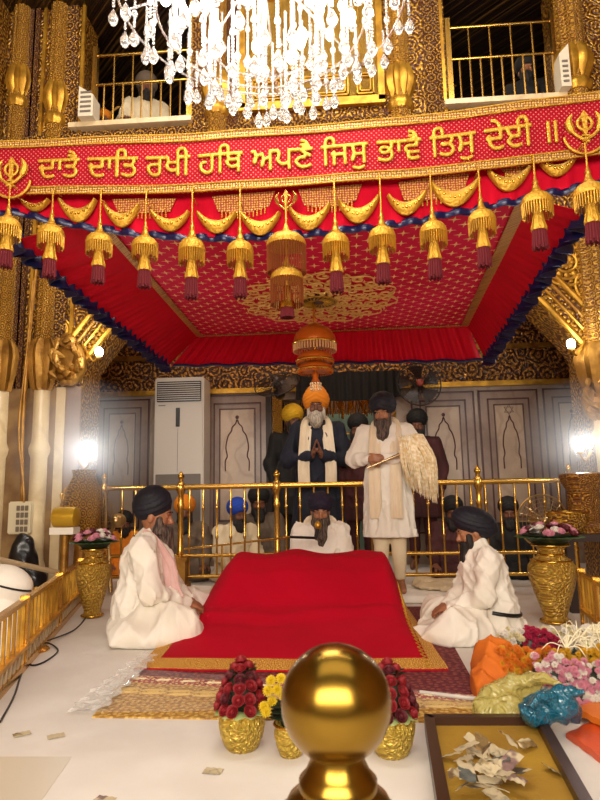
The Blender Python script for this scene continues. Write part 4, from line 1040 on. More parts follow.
# gallery onlookers, cut off by the sill
BENCH = []
def onlooker(label, px, face, kur, turb, sk='skin_dark', sc=1.0, bl=.05, Y=6.14):
    b = P(px, 110, Y); b[2] = ZG+.2
    bh = thing('gallery_bench', 'low bench under the '+label[:24].rsplit(' ', 1)[0], 'bench', (b[0], b[1], ZG-.05)); BENCH.append(bh)
    MB().span((b[0]-.22, b[1]-.2, ZG+.15), (b[0]+.22, b[1]+.2, ZG+.198)).build('seat', 'dark', bh, smooth=False)
    for sx in (-.19, .19): MB().span((b[0]+sx-.02, b[1]-.18, ZG-.049), (b[0]+sx+.02, b[1]+.18, ZG+.15)).build('leg', 'dark', bh, smooth=False)
    return seated(label, 0, 0, face, sk, sc, turb, 'black_beard', bl, kurta=kur, loc=b, detail=False, hands='knee', seed=int(px), spread=.5, reach=.2)
onlooker('onlooker in a pale shawl sitting behind the upper left gallery railing', 146, -70, 'cream_cotton', 'grey_cloth', sc=1.05)
onlooker('onlooker in orange sitting at the left end of the upper left gallery', 106, -80, 'orange_turban', 'orange_turban', sc=.6)
onlooker('onlooker with a dark turban leaning at the upper right gallery railing', 528, -100, 'black_cloth', 'black_cloth', sk='skin', sc=.95)
for bh, l in zip(BENCH, ('low dark bench under the onlooker in the pale shawl', 'low dark bench under the onlooker in orange', 'low dark bench under the onlooker at the upper right')): bh['label'] = l
# ------------------------------------------------ horsehair whisk held by the robed man
wm = np.array(cb.root.matrix_basis) if False else None
def wpt(p, x, y, z):
    a = p.root.rotation_euler[2]; s = p.root.scale[0]; l = p.root.location
    return A3(l[0]+s*(x*math.cos(a)-y*math.sin(a)), l[1]+s*(x*math.sin(a)+y*math.cos(a)), l[2]+s*z)
Yh = 4.72
h0, h1 = P(372, 466, 4.76), P(403, 453, 4.72)
wk = thing('horsehair_whisk', 'cream horsehair whisk with a silver handle held by the white-robed man', 'whisk', h1)
d = h1-h0; MB().tube([h0-d*.15, h0, lerp(h0, h1, .3), lerp(h0, h1, .5), lerp(h0, h1, .8), h1], [.011, .009, .012, .009, .013, .02], 10).build('handle', M('silver', 'c9b28a', .25, .9), wk)
tips = []
q = np.random.default_rng(9); hm = MB()
MT['horsehair'] = M('horsehair', 'faf0d6', .6, var=(40, 'e2c890'))
for i in range(900):
    u = q.uniform(-1, 1); w = q.uniform(0, 1); e = q.uniform(-1, 1)
    tip = P(lerp(404, 437, w**.7)+q.normal(0, 1), lerp(478, 499, w**.6)+q.uniform(-14, 6), 4.78+.09*e)
    top = P(lerp(400, 421, w)+q.uniform(-2, 2), lerp(437, 434, w)+q.uniform(0, 16)*(1-w*.5), 4.70+.07*e)
    mid = P(lerp(402, 434, w)+q.uniform(-2, 2), lerp(462, 458, w), 4.73+.10*e)
    hm.tube(bez([h1+q.normal(0, .008, 3), lerp(h1, top, .6)+(0, 0, .01), top, mid, tip], 12), [.005]*3+[.006]*6+[.005, .004, .0025, .001], 4, cap=False)
hm.build('horsehair_tuft', 'horsehair', wk)
# ================================================================ around the scripture
def stuffm(name, f): return MT.setdefault(name, f())
pad = Vol((F(190, 600)[0]-.1, 4.3, -.02), (F(500, 600)[0]+.1, 5.7, .12), .012)
a, b = F(188, 590)[0], F(495, 590)[0]
for y in np.linspace(4.78, 5.34, 8): pad.cone((a, y, .03), (b, y, .03), .032, .032, .03)
pad.ripple(wrinkle(.006, 77, kz=0, kh=.8)); pad.cut((0, 0, .002), (0, 0, -1))
tag(pad.build('floor_mattress', 'white_cotton'), 'thin white floor mattress behind the red cloth, under the reader', 'mattress')
for p, z in ((pr2, .055), (cb, .055)): p.root.location[2] = z
def persian(name, g0, g1, g2, k):
    g = G(name); o = g.tc.outputs['Object']; x = g.n('ShaderNodeSeparateXYZ', i0=o).node
    fl = g.n('ShaderNodeCombineXYZ', X=x.outputs[0], Y=x.outputs[1])
    d = g.vor(k, fl, rnd=.25, dim='2D'); r = g.math('SINE', g.math('MULTIPLY', d, 22.0)); f = g.vor(k*4.2, fl, rnd=.6, dim='2D')
    c = g.mix(g.step(r, -.2, .3), lin(g0), lin(g1)); c = g.mix(g.step(f, .33, .22), c, lin(g2)); g.bump(g.noise(200), .5, .003)
    return g.fin(Base_Color=c, Roughness=.85)
# --- red cloth
V_Y = [4.58, 4.52, 4.43, 4.34, 4.2, 4.05, 3.85, 3.6, 3.3, 3.03]; V_H = [.03, .2, .40, .43, .41, .33, .16, .09, .04, .012]
eL0, eL1, eR0, eR1 = F(207, 598), F(148, 659), F(402, 600), F(446, 667)
tL, tR = P(243, 552, 4.35)[0], P(381, 550, 4.35)[0]
def cloth_pt(u, v, dz=0.0):
    Y = float(np.interp(v, np.linspace(0, 1, 10), V_Y)); h = float(np.interp(v, np.linspace(0, 1, 10), V_H))
    xl = np.interp(Y, [eL1[1], eL0[1]], [eL1[0], eL0[0]]); xr = np.interp(Y, [eR1[1], eR0[1]], [eR1[0], eR0[0]])
    f = min(1, max(0, (4.05-Y)/.9)); pl_, pr__ = lerp(tL, xl+.1, f), lerp(tR, xr-.12, f)
    x = xl+(xr-xl)*u
    def ss(t): t = min(1, max(0, t)); return t*t*(3-2*t)
    k = min(ss((x-xl)/(pl_-xl+1e-6)), ss((xr-x)/(xr-pr__+1e-6)))
    z = .012+(h-.012)*k
    z += (.007*math.sin(x*9+Y*4)+.006*math.sin(x*17-Y*7)+.005*abs(math.sin(x*11+Y*13)))*min(1, h*5)*k+.010*math.exp(-((Y-3.78-.05*math.sin(x*3))/.035)**2)*k-.008*math.exp(-((Y-3.68-.05*math.sin(x*3))/.04)**2)*k
    z += .012*math.exp(-((Y-4.36)/.03)**2)*math.sin(x*14)*k
    if Y > 4.3: z += .0
    yb = -.03*math.sin(PI*u)*max(0, (v-.8)*5)
    return A3(x, Y+yb+.0, z+dz)
uu = np.linspace(0, 1, 90); vv = np.linspace(0, 1, 90)
rum = MB().grid([[cloth_pt(u, v) for u in uu] for v in vv], thick=(0, 0, -.006)).build('scripture_cloth', 'red_velvet')
tag(rum, 'large plain red velvet cloth with gold border draped over the scripture stand', 'cloth')
def strip(u0, u1, v0, v1, nu, nv, name, mat):
    return MB().grid([[cloth_pt(u, v, .003) for u in np.linspace(u0, u1, nu)] for v in np.linspace(v0, v1, nv)], thick=(0, 0, -.002)).build(name, mat, rum)
MT['zari'] = persian('zari_border', 'c08a2c', 'e0b44c', '8e2416', 22.0)
strip(.0, .06, .1, .998, 5, 80, 'gold_border', 'zari'); strip(.95, .998, .2, .998, 5, 80, 'gold_border', 'zari'); strip(.0, 1, .945, .998, 90, 4, 'gold_border', 'zari')
zz_ = MB()
for j in range(26):
    v = .45+.55*j/26; zz_.tube([cloth_pt(.945, v, .005), cloth_pt(.93, v+.01, .005), cloth_pt(.945, v+.02, .005)], .003, 5)
zz_.build('zigzag_trim', 'thread', rum)
# the low stand under the cloth
st = thing('scripture_stand', 'low cot under the red cloth that carries the scripture', 'stand', ((tL+tR)/2, 4.25, 0))
MB().span((tL+.12, 4.2, .22), (tR-.12, 4.38, .33)).build('bed', 'dark', st, smooth=False)
for x in (tL+.15, tR-.15):
    for y in (4.22, 4.36): MB().span((x-.02, y-.02, .012), (x+.02, y+.02, .22)).build('leg', 'dark', st, smooth=False)
# --- rugs
def quad_rug(name, c4, th, mat, label, z0=0.0, n=24, wav=0.0):
    a, b, c, d = [A3(*q) for q in c4]; rows = []
    for v in np.linspace(0, 1, n): rows.append([lerp(lerp(a, b, u), lerp(d, c, u), v)+A3(0, 0, z0+th+wav*math.sin(u*31+v*9)*math.sin(v*23)) for u in np.linspace(0, 1, n*2)])
    o = MB().grid(rows, thick=(0, 0, -th)).build(name, mat); return tag(o, label, 'rug') if label else o
r1 = quad_rug('maroon_rug', (F(134, 680), F(485, 703), F(432, 607), F(196, 607)), .004, persian('maroon_rug', '5c1420', '6d2028', '8a4438', 7.0), 'dark maroon patterned rug under the red cloth')
r2 = quad_rug('gold_border_rug', (F(92, 718), F(494, 724), F(478, 697), F(128, 676)), .006, persian('gold_rug', '9a6f28', 'b98c38', 'd0ae62', 9.0), 'gold floral rug laid in front of the maroon rug')
MB().grid([[lerp(lerp(F(131, 677), F(478, 697), u), lerp(F(124, 683), F(482, 703), u), v)+A3(0, 0, .0075+.001*math.sin(u*200)) for u in np.linspace(0, 1, 120)] for v in np.linspace(0, 1, 4)], thick=(0, 0, -.002)).build('red_flower_band', persian('red_rug_band', '8c2420', 'b04030', 'e0c080', 10.0), r2)
g = G('clear_plastic'); g.bump(g.noise(14, detail=4.0), .6, .02); MT['clear'] = g.fin(Base_Color=(1, 1, 1, 1), Roughness=.12, Alpha=.06, Specular_IOR_Level=.35)
ps_ = quad_rug('plastic_sheet', (F(72, 717), F(500, 712), F(486, 700), F(141, 673)), .002, 'clear', None, z0=.016, wav=.0015, n=40)
tag(ps_, 'clear plastic sheet spread over the front of the rugs', 'plastic sheet')
q = np.random.default_rng(21); rows = []
for u in np.linspace(0, 1, 40):
    e0, e1 = lerp(F(66, 717), F(144, 655), u), lerp(F(104, 714), F(158, 660), u); rows.append([lerp(e0, e1, w)+A3(.012*math.sin(u*40+w*5), 0, .014+.011*abs(math.sin(u*23+w*4+math.sin(u*50)))+q.uniform(0, .003)) for w in np.linspace(0, 1, 10)])
MB().grid(rows, thick=.001).build('crumpled_edge', M('plastic_crumple', 'eceae4', .12, Alpha=.32), ps_, smooth=False)
MB().tube(bez([F(500, 700, .012), F(470, 698, .02), F(420, 692, .014)], 10), .008, 6).build('rolled_edge', M('plastic_fold', 'e8e4da', .2, Alpha=.6), ps_)
for i_ in range(13):
    u = (i_+.5)/13; c = lerp(lerp(F(124, 684), F(484, 704), u), lerp(F(104, 700), F(490, 714), u), .5)+A3(0, 0, .0075); rx, ry = .062, .03+.01*math.sin(0)
    m = MB()
    for s_ in (1.0, .72, .4): m.tube([c+A3(rx*s_*math.cos(t_), ry*s_*math.sin(t_), 0) for t_ in np.linspace(0, 2*PI, 25)[:-1]], .0035, 5, True)
    m.build('rug_medallion', M('rug_gold_ring', 'c8a654', .8) if i_ == 0 else bpy.data.materials['rug_gold_ring'], r2)
    c = lerp(lerp(F(131, 677), F(478, 697), u), lerp(F(124, 683), F(482, 703), u), .5)+A3(0, 0, .0095); m = MB()
    for k_ in range(4): a_ = k_*PI/4; m.tube([c-A3(.04*math.cos(a_), .016*math.sin(a_), 0), c, c+A3(.04*math.cos(a_), .016*math.sin(a_), 0)], [.001, .0045, .001], 5)
    m.build('rug_flower', 'petal_creamr' if False else (M('rug_cream', 'e6d8a8', .8) if i_ == 0 else bpy.data.materials['rug_cream']), r2)
# --- grey translucent mat in the lower left corner
tag(quad_rug('floor_sheet', (F(-40, 806), F(38, 806), F(72, 757), F(-25, 757)), .0015, M('grey_sheet', 'c2b7a4', .35), ''), 'flat greyish translucent sheet on the floor in the bottom left corner', 'sheet')
# --- brass railing behind the reader
YR = 5.5
rl = thing('brass_railing', 'long polished brass railing with turned balusters behind the reader', 'railing', (0, YR, 0))
x0, x1 = P(103, 487, YR)[0], P(572, 480, YR)[0]; zt = P(300, 485, YR)[2]; z2, z3 = P(250, 555, YR)[2], P(250, 576, YR)[2]
MB().tube([(x0, YR, zt), (x1, YR, zt)], .024, 12).build('top_rail', 'brass', rl)
for z in (z2, z3): MB().tube([(x0, YR, z), (x1, YR, z)], .017, 10).build('lower_rail', 'brass', rl)
posts = [P(px, 500, YR)[0] for px in (104, 181, 277, 479, 571)]
for x in posts:
    po = MB().lathe([(.04, 0), (.04, .02), (.028, .03), (.028, z2), (.034, z2+.02), (.026, z2+.05), (.024, zt-.2), (.034, zt-.17), (.024, zt-.14), (.024, zt-.07), (.04, zt-.04), (.042, zt), (.036, zt+.03), (.018, zt+.05), (.02, zt+.07)], (x, YR-.004, 0), 16).build('post', 'brass', rl)
    MB().lathe([(.012, zt+.065), (.028, zt+.085), (.03, zt+.105), (.018, zt+.125), (.008, zt+.14), (.0, zt+.145)], (x, YR-.004, 0), 16).build('finial', 'gold', po)
MB().box((posts[1], YR-.03, .16), (.14, .13, .2)).box((posts[1], YR-.03, .275), (.17, .15, .03)).box((posts[1], YR-.03, .04), (.18, .16, .05)).build('post_plinth', 'gold_old', rl, smooth=False)
x = x0+.06
bal = None
while x < x1:
    if min(abs(x-p) for p in posts) > .05:
        if bal is None:
            bx = x; bal = MB().lathe([(.009, z3), (.009, z2+.14), (.016, z2+.16), (.009, z2+.18), (.009, zt-.22), (.013, zt-.2), (.016, zt-.185), (.009, zt-.17), (.009, zt)], (0, 0, 0), 8).build('baluster', 'brass', rl, local=True); o = bal
        else: o = bal.copy(); COL.objects.link(o)
        o.location = (x, 0, 0)
    x += .127
# --- vases of flowers
def rosemesh(mat, name):
    m = MB()
    for k, (r, h, t) in enumerate(((1.0, .2, 0), (.82, .42, .5), (.62, .6, 1.1), (.4, .72, 1.9))):
        n = 5
        for j in range(n):
            a = 2*PI*j/n+t; rows = []
            for v in np.linspace(0, 1, 4):
                rr = r*(.35+.65*math.sin(v*PI/2))*(1+.12*v*(3-k)*.5); rows.append([(rr*math.cos(a+w), rr*math.sin(a+w), -.55+h*v*1.1+.35*v+.1*math.cos(w*3)*v) for w in np.linspace(-.75, .75, 6)])
            m.grid(rows, thick=.05)
    m.ell((0, 0, -.15), (.5, .5, .5), 8, 6); v = np.concatenate(m.v); me = bpy.data.meshes.new(name); me.from_pydata(v.tolist(), [], m.f); me.polygons.foreach_set('use_smooth', [True]*len(me.polygons)); me.materials.append(MT[mat]); return me
def mummesh(mat, name, n=46, w=.13):
    m = MB(); q = np.random.default_rng(4)
    for j in range(n):
        ph = math.acos(1-1.25*(j+.5)/n); a = j*2.39996; d = A3(math.sin(ph)*math.cos(a), math.sin(ph)*math.sin(a), math.cos(ph)); m.ell(d*.62, (w, w, .4), 5, 4, rot=np.array(Vector((0, 0, 1)).rotation_difference(Vector(d)).to_matrix()))
    v = np.concatenate(m.v); me = bpy.data.meshes.new(name); me.from_pydata(v.tolist(), [], m.f); me.polygons.foreach_set('use_smooth', [True]*len(me.polygons)); me.materials.append(MT[mat]); return me
for n_, c_ in (('rose_red', '8e0a16'), ('rose_dark', '5c0a18'), ('petal_pink', 'dd8fa2'), ('petal_white', 'efe6d8'), ('petal_yellow', 'e6c516'), ('marigold', 'e2780c'), ('magenta', 'b01240'), ('petal_cream', 'e2d3a2'), ('marigold_yellow', 'dca516')):
    MT[n_] = M(n_, c_, .6, var=(30, ''.join('%02x' % max(0, int(int(c_[i:i+2], 16)*.82)) for i in (0, 2, 4))))
MT['leaf'] = M('leaf_green', '1f3d16', .5, var=(12, '3a5a20')); MT['leaf_pale'] = M('pale_leaf', '9aa86a', .5, var=(10, '7d9050')); MT['leaf_dark'] = M('dark_leaf', '14240f', .5)
ROSE = {k: rosemesh(k, k+'_bloom') for k in ('rose_red', 'rose_dark', 'petal_pink', 'petal_white', 'magenta')}
MUM = {k: mummesh(k, k+'_bloom') for k in ('petal_yellow', 'petal_white', 'petal_pink', 'marigold', 'marigold_yellow', 'petal_cream', 'magenta')}
def put(me, name, loc_, s, parent, q, up=(0, 0, 1)):
    o = link(name, me, parent); b0 = base(parent) if parent is not None else np.zeros(3); o.location = tuple(np.array(loc_)-b0); o.scale = (s,)*3
    e = Vector((0, 0, 1)).rotation_difference(Vector(up)); o.rotation_mode = 'QUATERNION'; o.rotation_quaternion = e @ Matrix.Rotation(q.uniform(0, 6.28), 3, 'Z').to_quaternion(); return o
def leaf(m, p, d, L, w, droop=.3, th=.0015):
    d = A3(*d); d /= np.linalg.norm(d); s = np.cross(d, (0, 0, 1.)); s /= np.linalg.norm(s)+1e-9; rows = []
    for t in np.linspace(0, 1, 7):
        c = np.array(p)+d*L*t+A3(0, 0, -droop*L*t*t); ww = w*math.sin(PI*(.08+.9*t))**.8; rows.append([c+s*ww*k+A3(0, 0, -abs(k)*ww*.2) for k in (-1, -.5, 0, .5, 1)])
    m.grid(rows, thick=th)
def vase(label, px, py, wpx, hpx, seed):
    b = F(px, py); ppm = math.hypot(b[0], b[1]); sc = FPX/b[1]; R_ = wpx/sc/2; Hh = hpx/sc
    t = thing('gilded_vase', label, 'vase', b)
    prof = [(.5, 0), (.58, .015), (.56, .04), (.46, .08), (.54, .16), (.7, .3), (.86, .45), (.97, .58), (1.0, .66), (.96, .73), (.82, .79), (.6, .84), (.5, .88), (.5, .91), (.6, .96), (.76, 1.0)]
    bo = MB().lathe([(r*R_, z*Hh) for r, z in prof], b, 36).build('vase_body', relief('vase_relief_%d' % seed, 'dcb24a', '9a6c22', 13.0, rnd=.8, rings=20.0, th=(-.6, .2), rough=.32), t)
    for z, r in ((.03, .6), (.79, .83), (.87, .53), (.99, .77)):
        k = MB().tube([(b[0]+r*R_*math.cos(a), b[1]+r*R_*math.sin(a), b[2]+z*Hh) for a in np.linspace(0, 2*PI, 37)[:-1]], R_*.05, 8, True); k.build('raised_ring', 'gold', bo)
    q = np.random.default_rng(seed); c = b+(0, 0, Hh); lf = MB()
    MB().lathe([(R_*.4, -.03), (R_*.9, .03), (R_*1.15, .06), (R_*1.1, .06), (.001, .02)], c, 24).build('leafy_bowl', 'leaf_dark', t)
    for j in range(20):
        a = 2*PI*j/20; leaf(lf, c+A3(R_*.5*math.cos(a), R_*.5*math.sin(a), .03), (math.cos(a), math.sin(a), .45), R_*1.05, R_*.28, .3)
    lf.build('leaves', 'leaf', t)
    for j in range(30):
        a, r = q.uniform(0, 2*PI), R_*1.1*math.sqrt(q.uniform(0, 1)); k = ['petal_pink', 'petal_white', 'rose_dark', 'petal_pink', 'rose_dark'][j % 5]
        put(ROSE[k], 'flower', c+A3(r*math.cos(a), r*math.sin(a), .075+.045*(1-(r/R_)**2)+q.uniform(0, .015)), .027, t, q, (math.cos(a)*r*4, math.sin(a)*r*4, 1))
    return t
vase('tall gilded vase of pink, white and dark red flowers standing at the left', 92, 617, 34, 66, 3)
vase('tall gilded vase of pink, white and dark red flowers standing at the right', 556, 623, 44, 72, 4)
# --- pots of roses at the front
MT['pot_gold'] = relief('pot_relief', 'dcbc50', 'b08a2c', 16.0, rnd=.6, rings=16.0, th=(-.9, .1), rough=.4)
def ribpot(b, R_, Hh, t, mat='pot_gold'):
    bo = MB().lathe([(.66*R_, 0), (.76*R_, .008), (.94*R_, Hh*.3), (1.06*R_, Hh*.58), (1.08*R_, Hh*.72), (.98*R_, Hh*.86), (1.1*R_, Hh*.95), (1.1*R_, Hh), (.9*R_, Hh), (.85*R_, Hh*.85), (.01, Hh*.8)], b, 48, flute=(16, .018)).build('pot', mat, t)
    MB().tube([(b[0]+1.06*R_*math.cos(a), b[1]+1.06*R_*math.sin(a), b[2]+Hh*.97) for a in np.linspace(0, 2*PI, 41)[:-1]], .005, 6, True).build('rim', 'gold', bo)
def rose_pot(label, px, py, seed):
    b = F(px, py); t = thing('rose_pot', label, 'flower pot', b, 'gold pots of red roses in front of the rugs'); R_, Hh = .073, .125; ribpot(b, R_, Hh, t); c = b+(0, 0, Hh); q = np.random.default_rng(seed)
    lf = MB()
    for j in range(12):
        a = 2*PI*j/12; leaf(lf, c+A3(.03*math.cos(a), .03*math.sin(a), .0), (math.cos(a), math.sin(a), .5), .075, .03, .5)
    lf.build('pale_leaf_collar', 'leaf_pale', t); lf = MB()
    for j in range(40):
        a = q.uniform(0, 2*PI); z = q.uniform(0, .13); r = .075*(1-z/.2); leaf(lf, c+A3(r*.6*math.cos(a), r*.6*math.sin(a), z), (math.cos(a), math.sin(a), .6), .04, .012, .2)
    lf.ell(c+(0, 0, .05), (.055, .055, .075), 12, 8); lf.build('leaves', 'leaf_dark', t)
    n = 0
    for z, R2, cnt in ((.018, .082, 11), (.05, .074, 10), (.082, .058, 8), (.112, .042, 6), (.14, .024, 4), (.165, .004, 1)):
        for j in range(cnt):
            a = 2*PI*(j+.5*(n % 2))/cnt+q.uniform(-.1, .1); put(ROSE['rose_red' if q.uniform() < .75 else 'rose_dark'], 'rose', c+A3(R2*math.cos(a), R2*math.sin(a), z+q.uniform(-.006, .006)), .0185, t, q, (math.cos(a)*R2*14, math.sin(a)*R2*14, .7))
        n += 1
    return t
rose_pot('gold pot of dark red roses left of the big brass ball', 242, 748, 5)
rose_pot('gold pot of dark red roses partly hidden on the right of the big brass ball', 392, 754, 6)
b = F(291, 755); t = thing('chrysanthemum_pot', 'small gold pot of yellow chrysanthemums beside the big brass ball', 'flower pot', b); ribpot(b, .05, .1, t); q = np.random.default_rng(8)
lf = MB()
for j in range(36):
    a = q.uniform(0, 2*PI); leaf(lf, b+A3(.02*math.cos(a), .02*math.sin(a), .1+q.uniform(0, .08)), (math.cos(a), math.sin(a), .5), .06, .014, .3)
lf.ell(b+(0, 0, .13), (.04, .04, .06), 10, 8); lf.build('leaves', 'leaf_dark', t)
for px, py in ((271, 681), (281, 679), (268, 691), (277, 690), (284, 696), (264, 707), (272, 702), (266, 712), (290, 700), (293, 684)):
    put(MUM['petal_yellow'], 'chrysanthemum', P(px, py, b[1]-.04+q.uniform(-.02, .02)), .019, t, q, (-.2, -.7, .6))
# --- big brass ball finial in the foreground
bc = P(336, 702, .6); Rb = 51.5/600*.6*1.005
fn = thing('railing_post', 'polished brass railing post with a large ball finial close to the viewer', 'post', (bc[0], .6, 0))
MT['ball'] = M('ball_brass', '92722c', .25, 1.0, bump=(7, .03))
MB().lathe([(Rb*math.sin(t), bc[2]-Rb*math.cos(t)) for t in np.linspace(.38, PI-.0001, 40)], (bc[0], .6, 0), 64).build('ball_finial', 'ball', fn)
zc_ = bc[2]-Rb*.93
MB().lathe([(.05, 0), (.05, zc_-.09), (.058, zc_-.06), (.057, zc_-.048), (.05, zc_-.042), (.046, zc_-.034), (.036, zc_-.026), (.036, zc_-.018), (.03, zc_-.012), (.0255, zc_-.002), (.0245, zc_+.003)], (bc[0], .6, 0), 48).build('turned_neck', 'ball', fn)
# --- tray with bank notes
tz = .05
c4 = [F(424, 716, tz), F(543, 716, tz), F(604, 822, tz), F(440, 822, tz)]
tc_ = sum(c4)/4; tr = thing('offering_tray', 'dark framed shallow tray with a mustard lining full of banknotes', 'tray', (tc_[0], tc_[1], 0))
bed = MB(); inn = [lerp(q_, tc_, .02) for q_ in c4]; bed.prism([(q_[0], q_[1]) for q_ in inn], .0, .03, axis='z'); bed.build('lining', cloth('mustard_lining', 'a8821e', '96711a', 80, .3), tr, smooth=False)
for i in range(4):
    a, b_ = c4[i], c4[(i+1) % 4]; e = (tc_-(a+b_)/2); n_ = A3(-(b_-a)[1], (b_-a)[0], 0); n_ /= np.linalg.norm(n_); n_ *= np.sign(n_@e); w = .034
    MB().prism([(a[0], a[1]), (b_[0], b_[1]), tuple((b_+n_*w-(b_-a)/np.linalg.norm(b_-a)*w*.5)[:2]), tuple((a+n_*w+(b_-a)/np.linalg.norm(b_-a)*w*.5)[:2])], 0, tz+.008, axis='z').build('frame_side', M('tray_wood', '3a2114', .35), tr, smooth=False)
def notemat(i, c):
    g = G('banknote_%d' % i); f = g.noise(14, detail=2.0); n_ = g.noise(45, detail=5.0); col = g.mix(g.step(n_, .35, .65), lin(c), tuple(x*.55 for x in lin(c)[:3])+(1,)); col = g.mix(g.step(f, .5, .56), lin('bdae8c'), col); return g.fin(Base_Color=col, Roughness=.7)
NM = [notemat(i, c) for i, c in enumerate(('8f7446', 'a08c62', '645848', 'b8a988', '745a3a', '5a5c56', '866862'))]
def note(p, rz, k, q, fold=.4, L=.11, w=.055, tilt=(0, 0), label='', group=None):
    rows = []; R_ = rotm(tilt[0], tilt[1], math.degrees(rz)); ph = q.uniform(0, 6.28)
    for u in np.linspace(-.5, .5, 14):
        rows.append([A3(*p)+R_ @ A3(L*math.sin(u*fold*3)/(fold*3+1e-6), v*w, L*fold*.5*(math.cos(u*fold*3)-math.cos(.5*fold*3))*(1)+.004*math.sin(u*19+v*8+ph)*fold) for v in np.linspace(-.5, .5, 6)])
    A = np.array(rows); 
    o = MB().grid(A, thick=(0, 0, .0007)).build('banknote', NM[k % 7]); return tag(o, label, 'banknote', group)
q = np.random.default_rng(31)
NL = [(470, 748), (480, 752), (455, 752), (492, 745), (500, 758), (486, 764), (472, 770), (465, 760), (508, 752), (515, 766), (498, 775), (484, 780), (470, 784), (510, 784), (526, 744), (548, 768), (478, 792), (495, 790), (460, 772), (490, 756), (503, 768), (480, 744), (512, 742), (490, 770)]
looks = ['tan', 'cream', 'greyish', 'pale', 'brown', 'grey-green', 'pinkish']
NL += [(476, 757), (488, 748), (466, 768), (497, 769), (505, 775), (482, 770), (490, 782), (473, 750)]
for i, (px, py) in enumerate(NL):
    cz = .038+.0026*i if i not in (14, 15) else .04
    note(F(px+q.uniform(-7, 7), py+q.uniform(-6, 6), cz), q.uniform(0, 3.14), i, q, q.uniform(.12, .6), L=q.uniform(.06, .11), w=q.uniform(.025, .045), tilt=(q.uniform(-38, 38), q.uniform(-22, 22)), label='crumpled rupee banknote in the loose heap on the dark framed tray', group='banknotes heaped on the tray')
for px, py, w_ in ((22, 734, 'small folded banknote lying farthest left on the white floor'), (56, 736, 'pale banknote on the white floor, second from the left'), (213, 771, 'folded banknote on the floor near the left rose pot'), (104, 800, 'banknote at the very bottom edge of the picture on the floor')):
    note(F(px, py, .003), q.uniform(-.5, .8), int(px), q, .25, L=.06, w=.04, label=w_)
cl_ = F(544, 766, .06)
# --- flower heap and bags at the right
def heap_thing(name, label, cat, c, group=None): return thing(name, label, cat, (c[0], c[1], 0), group)
g_ = 'flowers heaped at the right'
o = Vol((.5, 2.0, -.05), (1.6, 3.4, .35), .009); c = P(491, 660, 2.75)
o.ell((c[0], c[1], .1), (.085, .1, .115), rotm(0, 24, 0), .04).ell((c[0]-.03, c[1]-.06, .04), (.07, .07, .06), None, .04).ell((c[0]+.03, c[1]+.06, .1), (.06, .06, .1), None, .04); o.cone((c[0]-.08, c[1]-.1, .03), (c[0]+.07, c[1]-.02, .02), .05, .05, .04); o.ripple(folds(.028, 5, 22, (1, 1, .5))); o.cut((0, 0, .002), (0, 0, -1))
tag(o.build('saffron_cloth', cloth('saffron_cloth', 'c9660a', 'b45608', 30, .3)), 'crumpled saffron orange cloth at the left end of the flower heap', 'cloth')
def bunch(name, label, pts, kinds, s, Y, seed, core='leaf_dark', jitter=.026, stemup=(0, -.5, .8)):
    q = np.random.default_rng(seed); cs = [P(px, py, Y) for px, py in pts]; c = sum(cs)/len(cs); t = thing(name, label, 'flowers', (c[0], c[1], 0)); v = Vol(np.min(cs, 0)-.12, np.max(cs, 0)+.12, .014)
    for a in cs: v.cone(a+A3(0, .04, -.035), (a[0], a[1]+.05, min(a[2], .03)), .026, .03, .04)
    v.cut((0, 0, .001), (0, 0, -1)); v.build('stems', core, t, world=True)
    k = 0
    for a in cs:
        for j in range(8): put(MUM[kinds[k % len(kinds)]] if kinds[k % len(kinds)] in MUM else ROSE[kinds[k % len(kinds)]], 'blossom', a+q.uniform(-1, 1, 3)*jitter, s*q.uniform(.6, .95), t, q, (q.uniform(-.5, .5), -.5, .8)); k += 1
    return t
def gridpts(x0, x1, y0, y1, nx, ny, seed, sl=0.0):
    q = np.random.default_rng(seed); return [(x+q.uniform(-3, 3), y+sl*(x-x0)+q.uniform(-2, 2)) for x in np.linspace(x0, x1, nx) for y in np.linspace(y0, y1, ny)]
bunch('white_flower_bunch', 'round bunch of white flowers on top of the heap behind the saffron cloth', gridpts(504, 518, 634, 650, 3, 3, 1), ['petal_cream', 'petal_white'], .018, 2.85, 1)
bunch('rose_petal_bunch', 'small dark pink flower bunch against the saffron cloth', gridpts(496, 502, 650, 664, 2, 3, 2), ['magenta'], .016, 2.76, 2)
bunch('marigold_garland', 'heap of orange marigolds in the middle of the flower pile', gridpts(506, 540, 654, 676, 6, 4, 3), ['marigold', 'marigold', 'marigold_yellow', 'marigold'], .02, 2.68, 3)
bunch('magenta_garland', 'magenta garland lying across the top of the flower pile', gridpts(526, 556, 634, 645, 6, 2, 4, .2), ['magenta'], .017, 2.86, 4)
bunch('white_garland', 'pale white garland stretched along the back of the flower pile', gridpts(545, 606, 634, 646, 9, 3, 5), ['petal_cream', 'petal_white'], .02, 2.95, 5)
bunch('pink_blossoms', 'spray of pale pink blossoms at the right of the flower pile', gridpts(543, 604, 663, 696, 8, 4, 6, .12), ['petal_pink', 'petal_pink', 'petal_white'], .019, 2.5, 6)
bunch('yellow_chrysanthemums', 'band of yellow flowers above the pink blossoms', gridpts(562, 604, 655, 664, 6, 2, 7), ['marigold_yellow'], .019, 2.62, 7)
c = P(585, 650, 2.66); t = thing('white_lily_spray', 'spiky white spider lily spray with thin curling petals on top of the flower pile', 'flowers', (c[0], c[1], 0)); q = np.random.default_rng(12); m = MB()
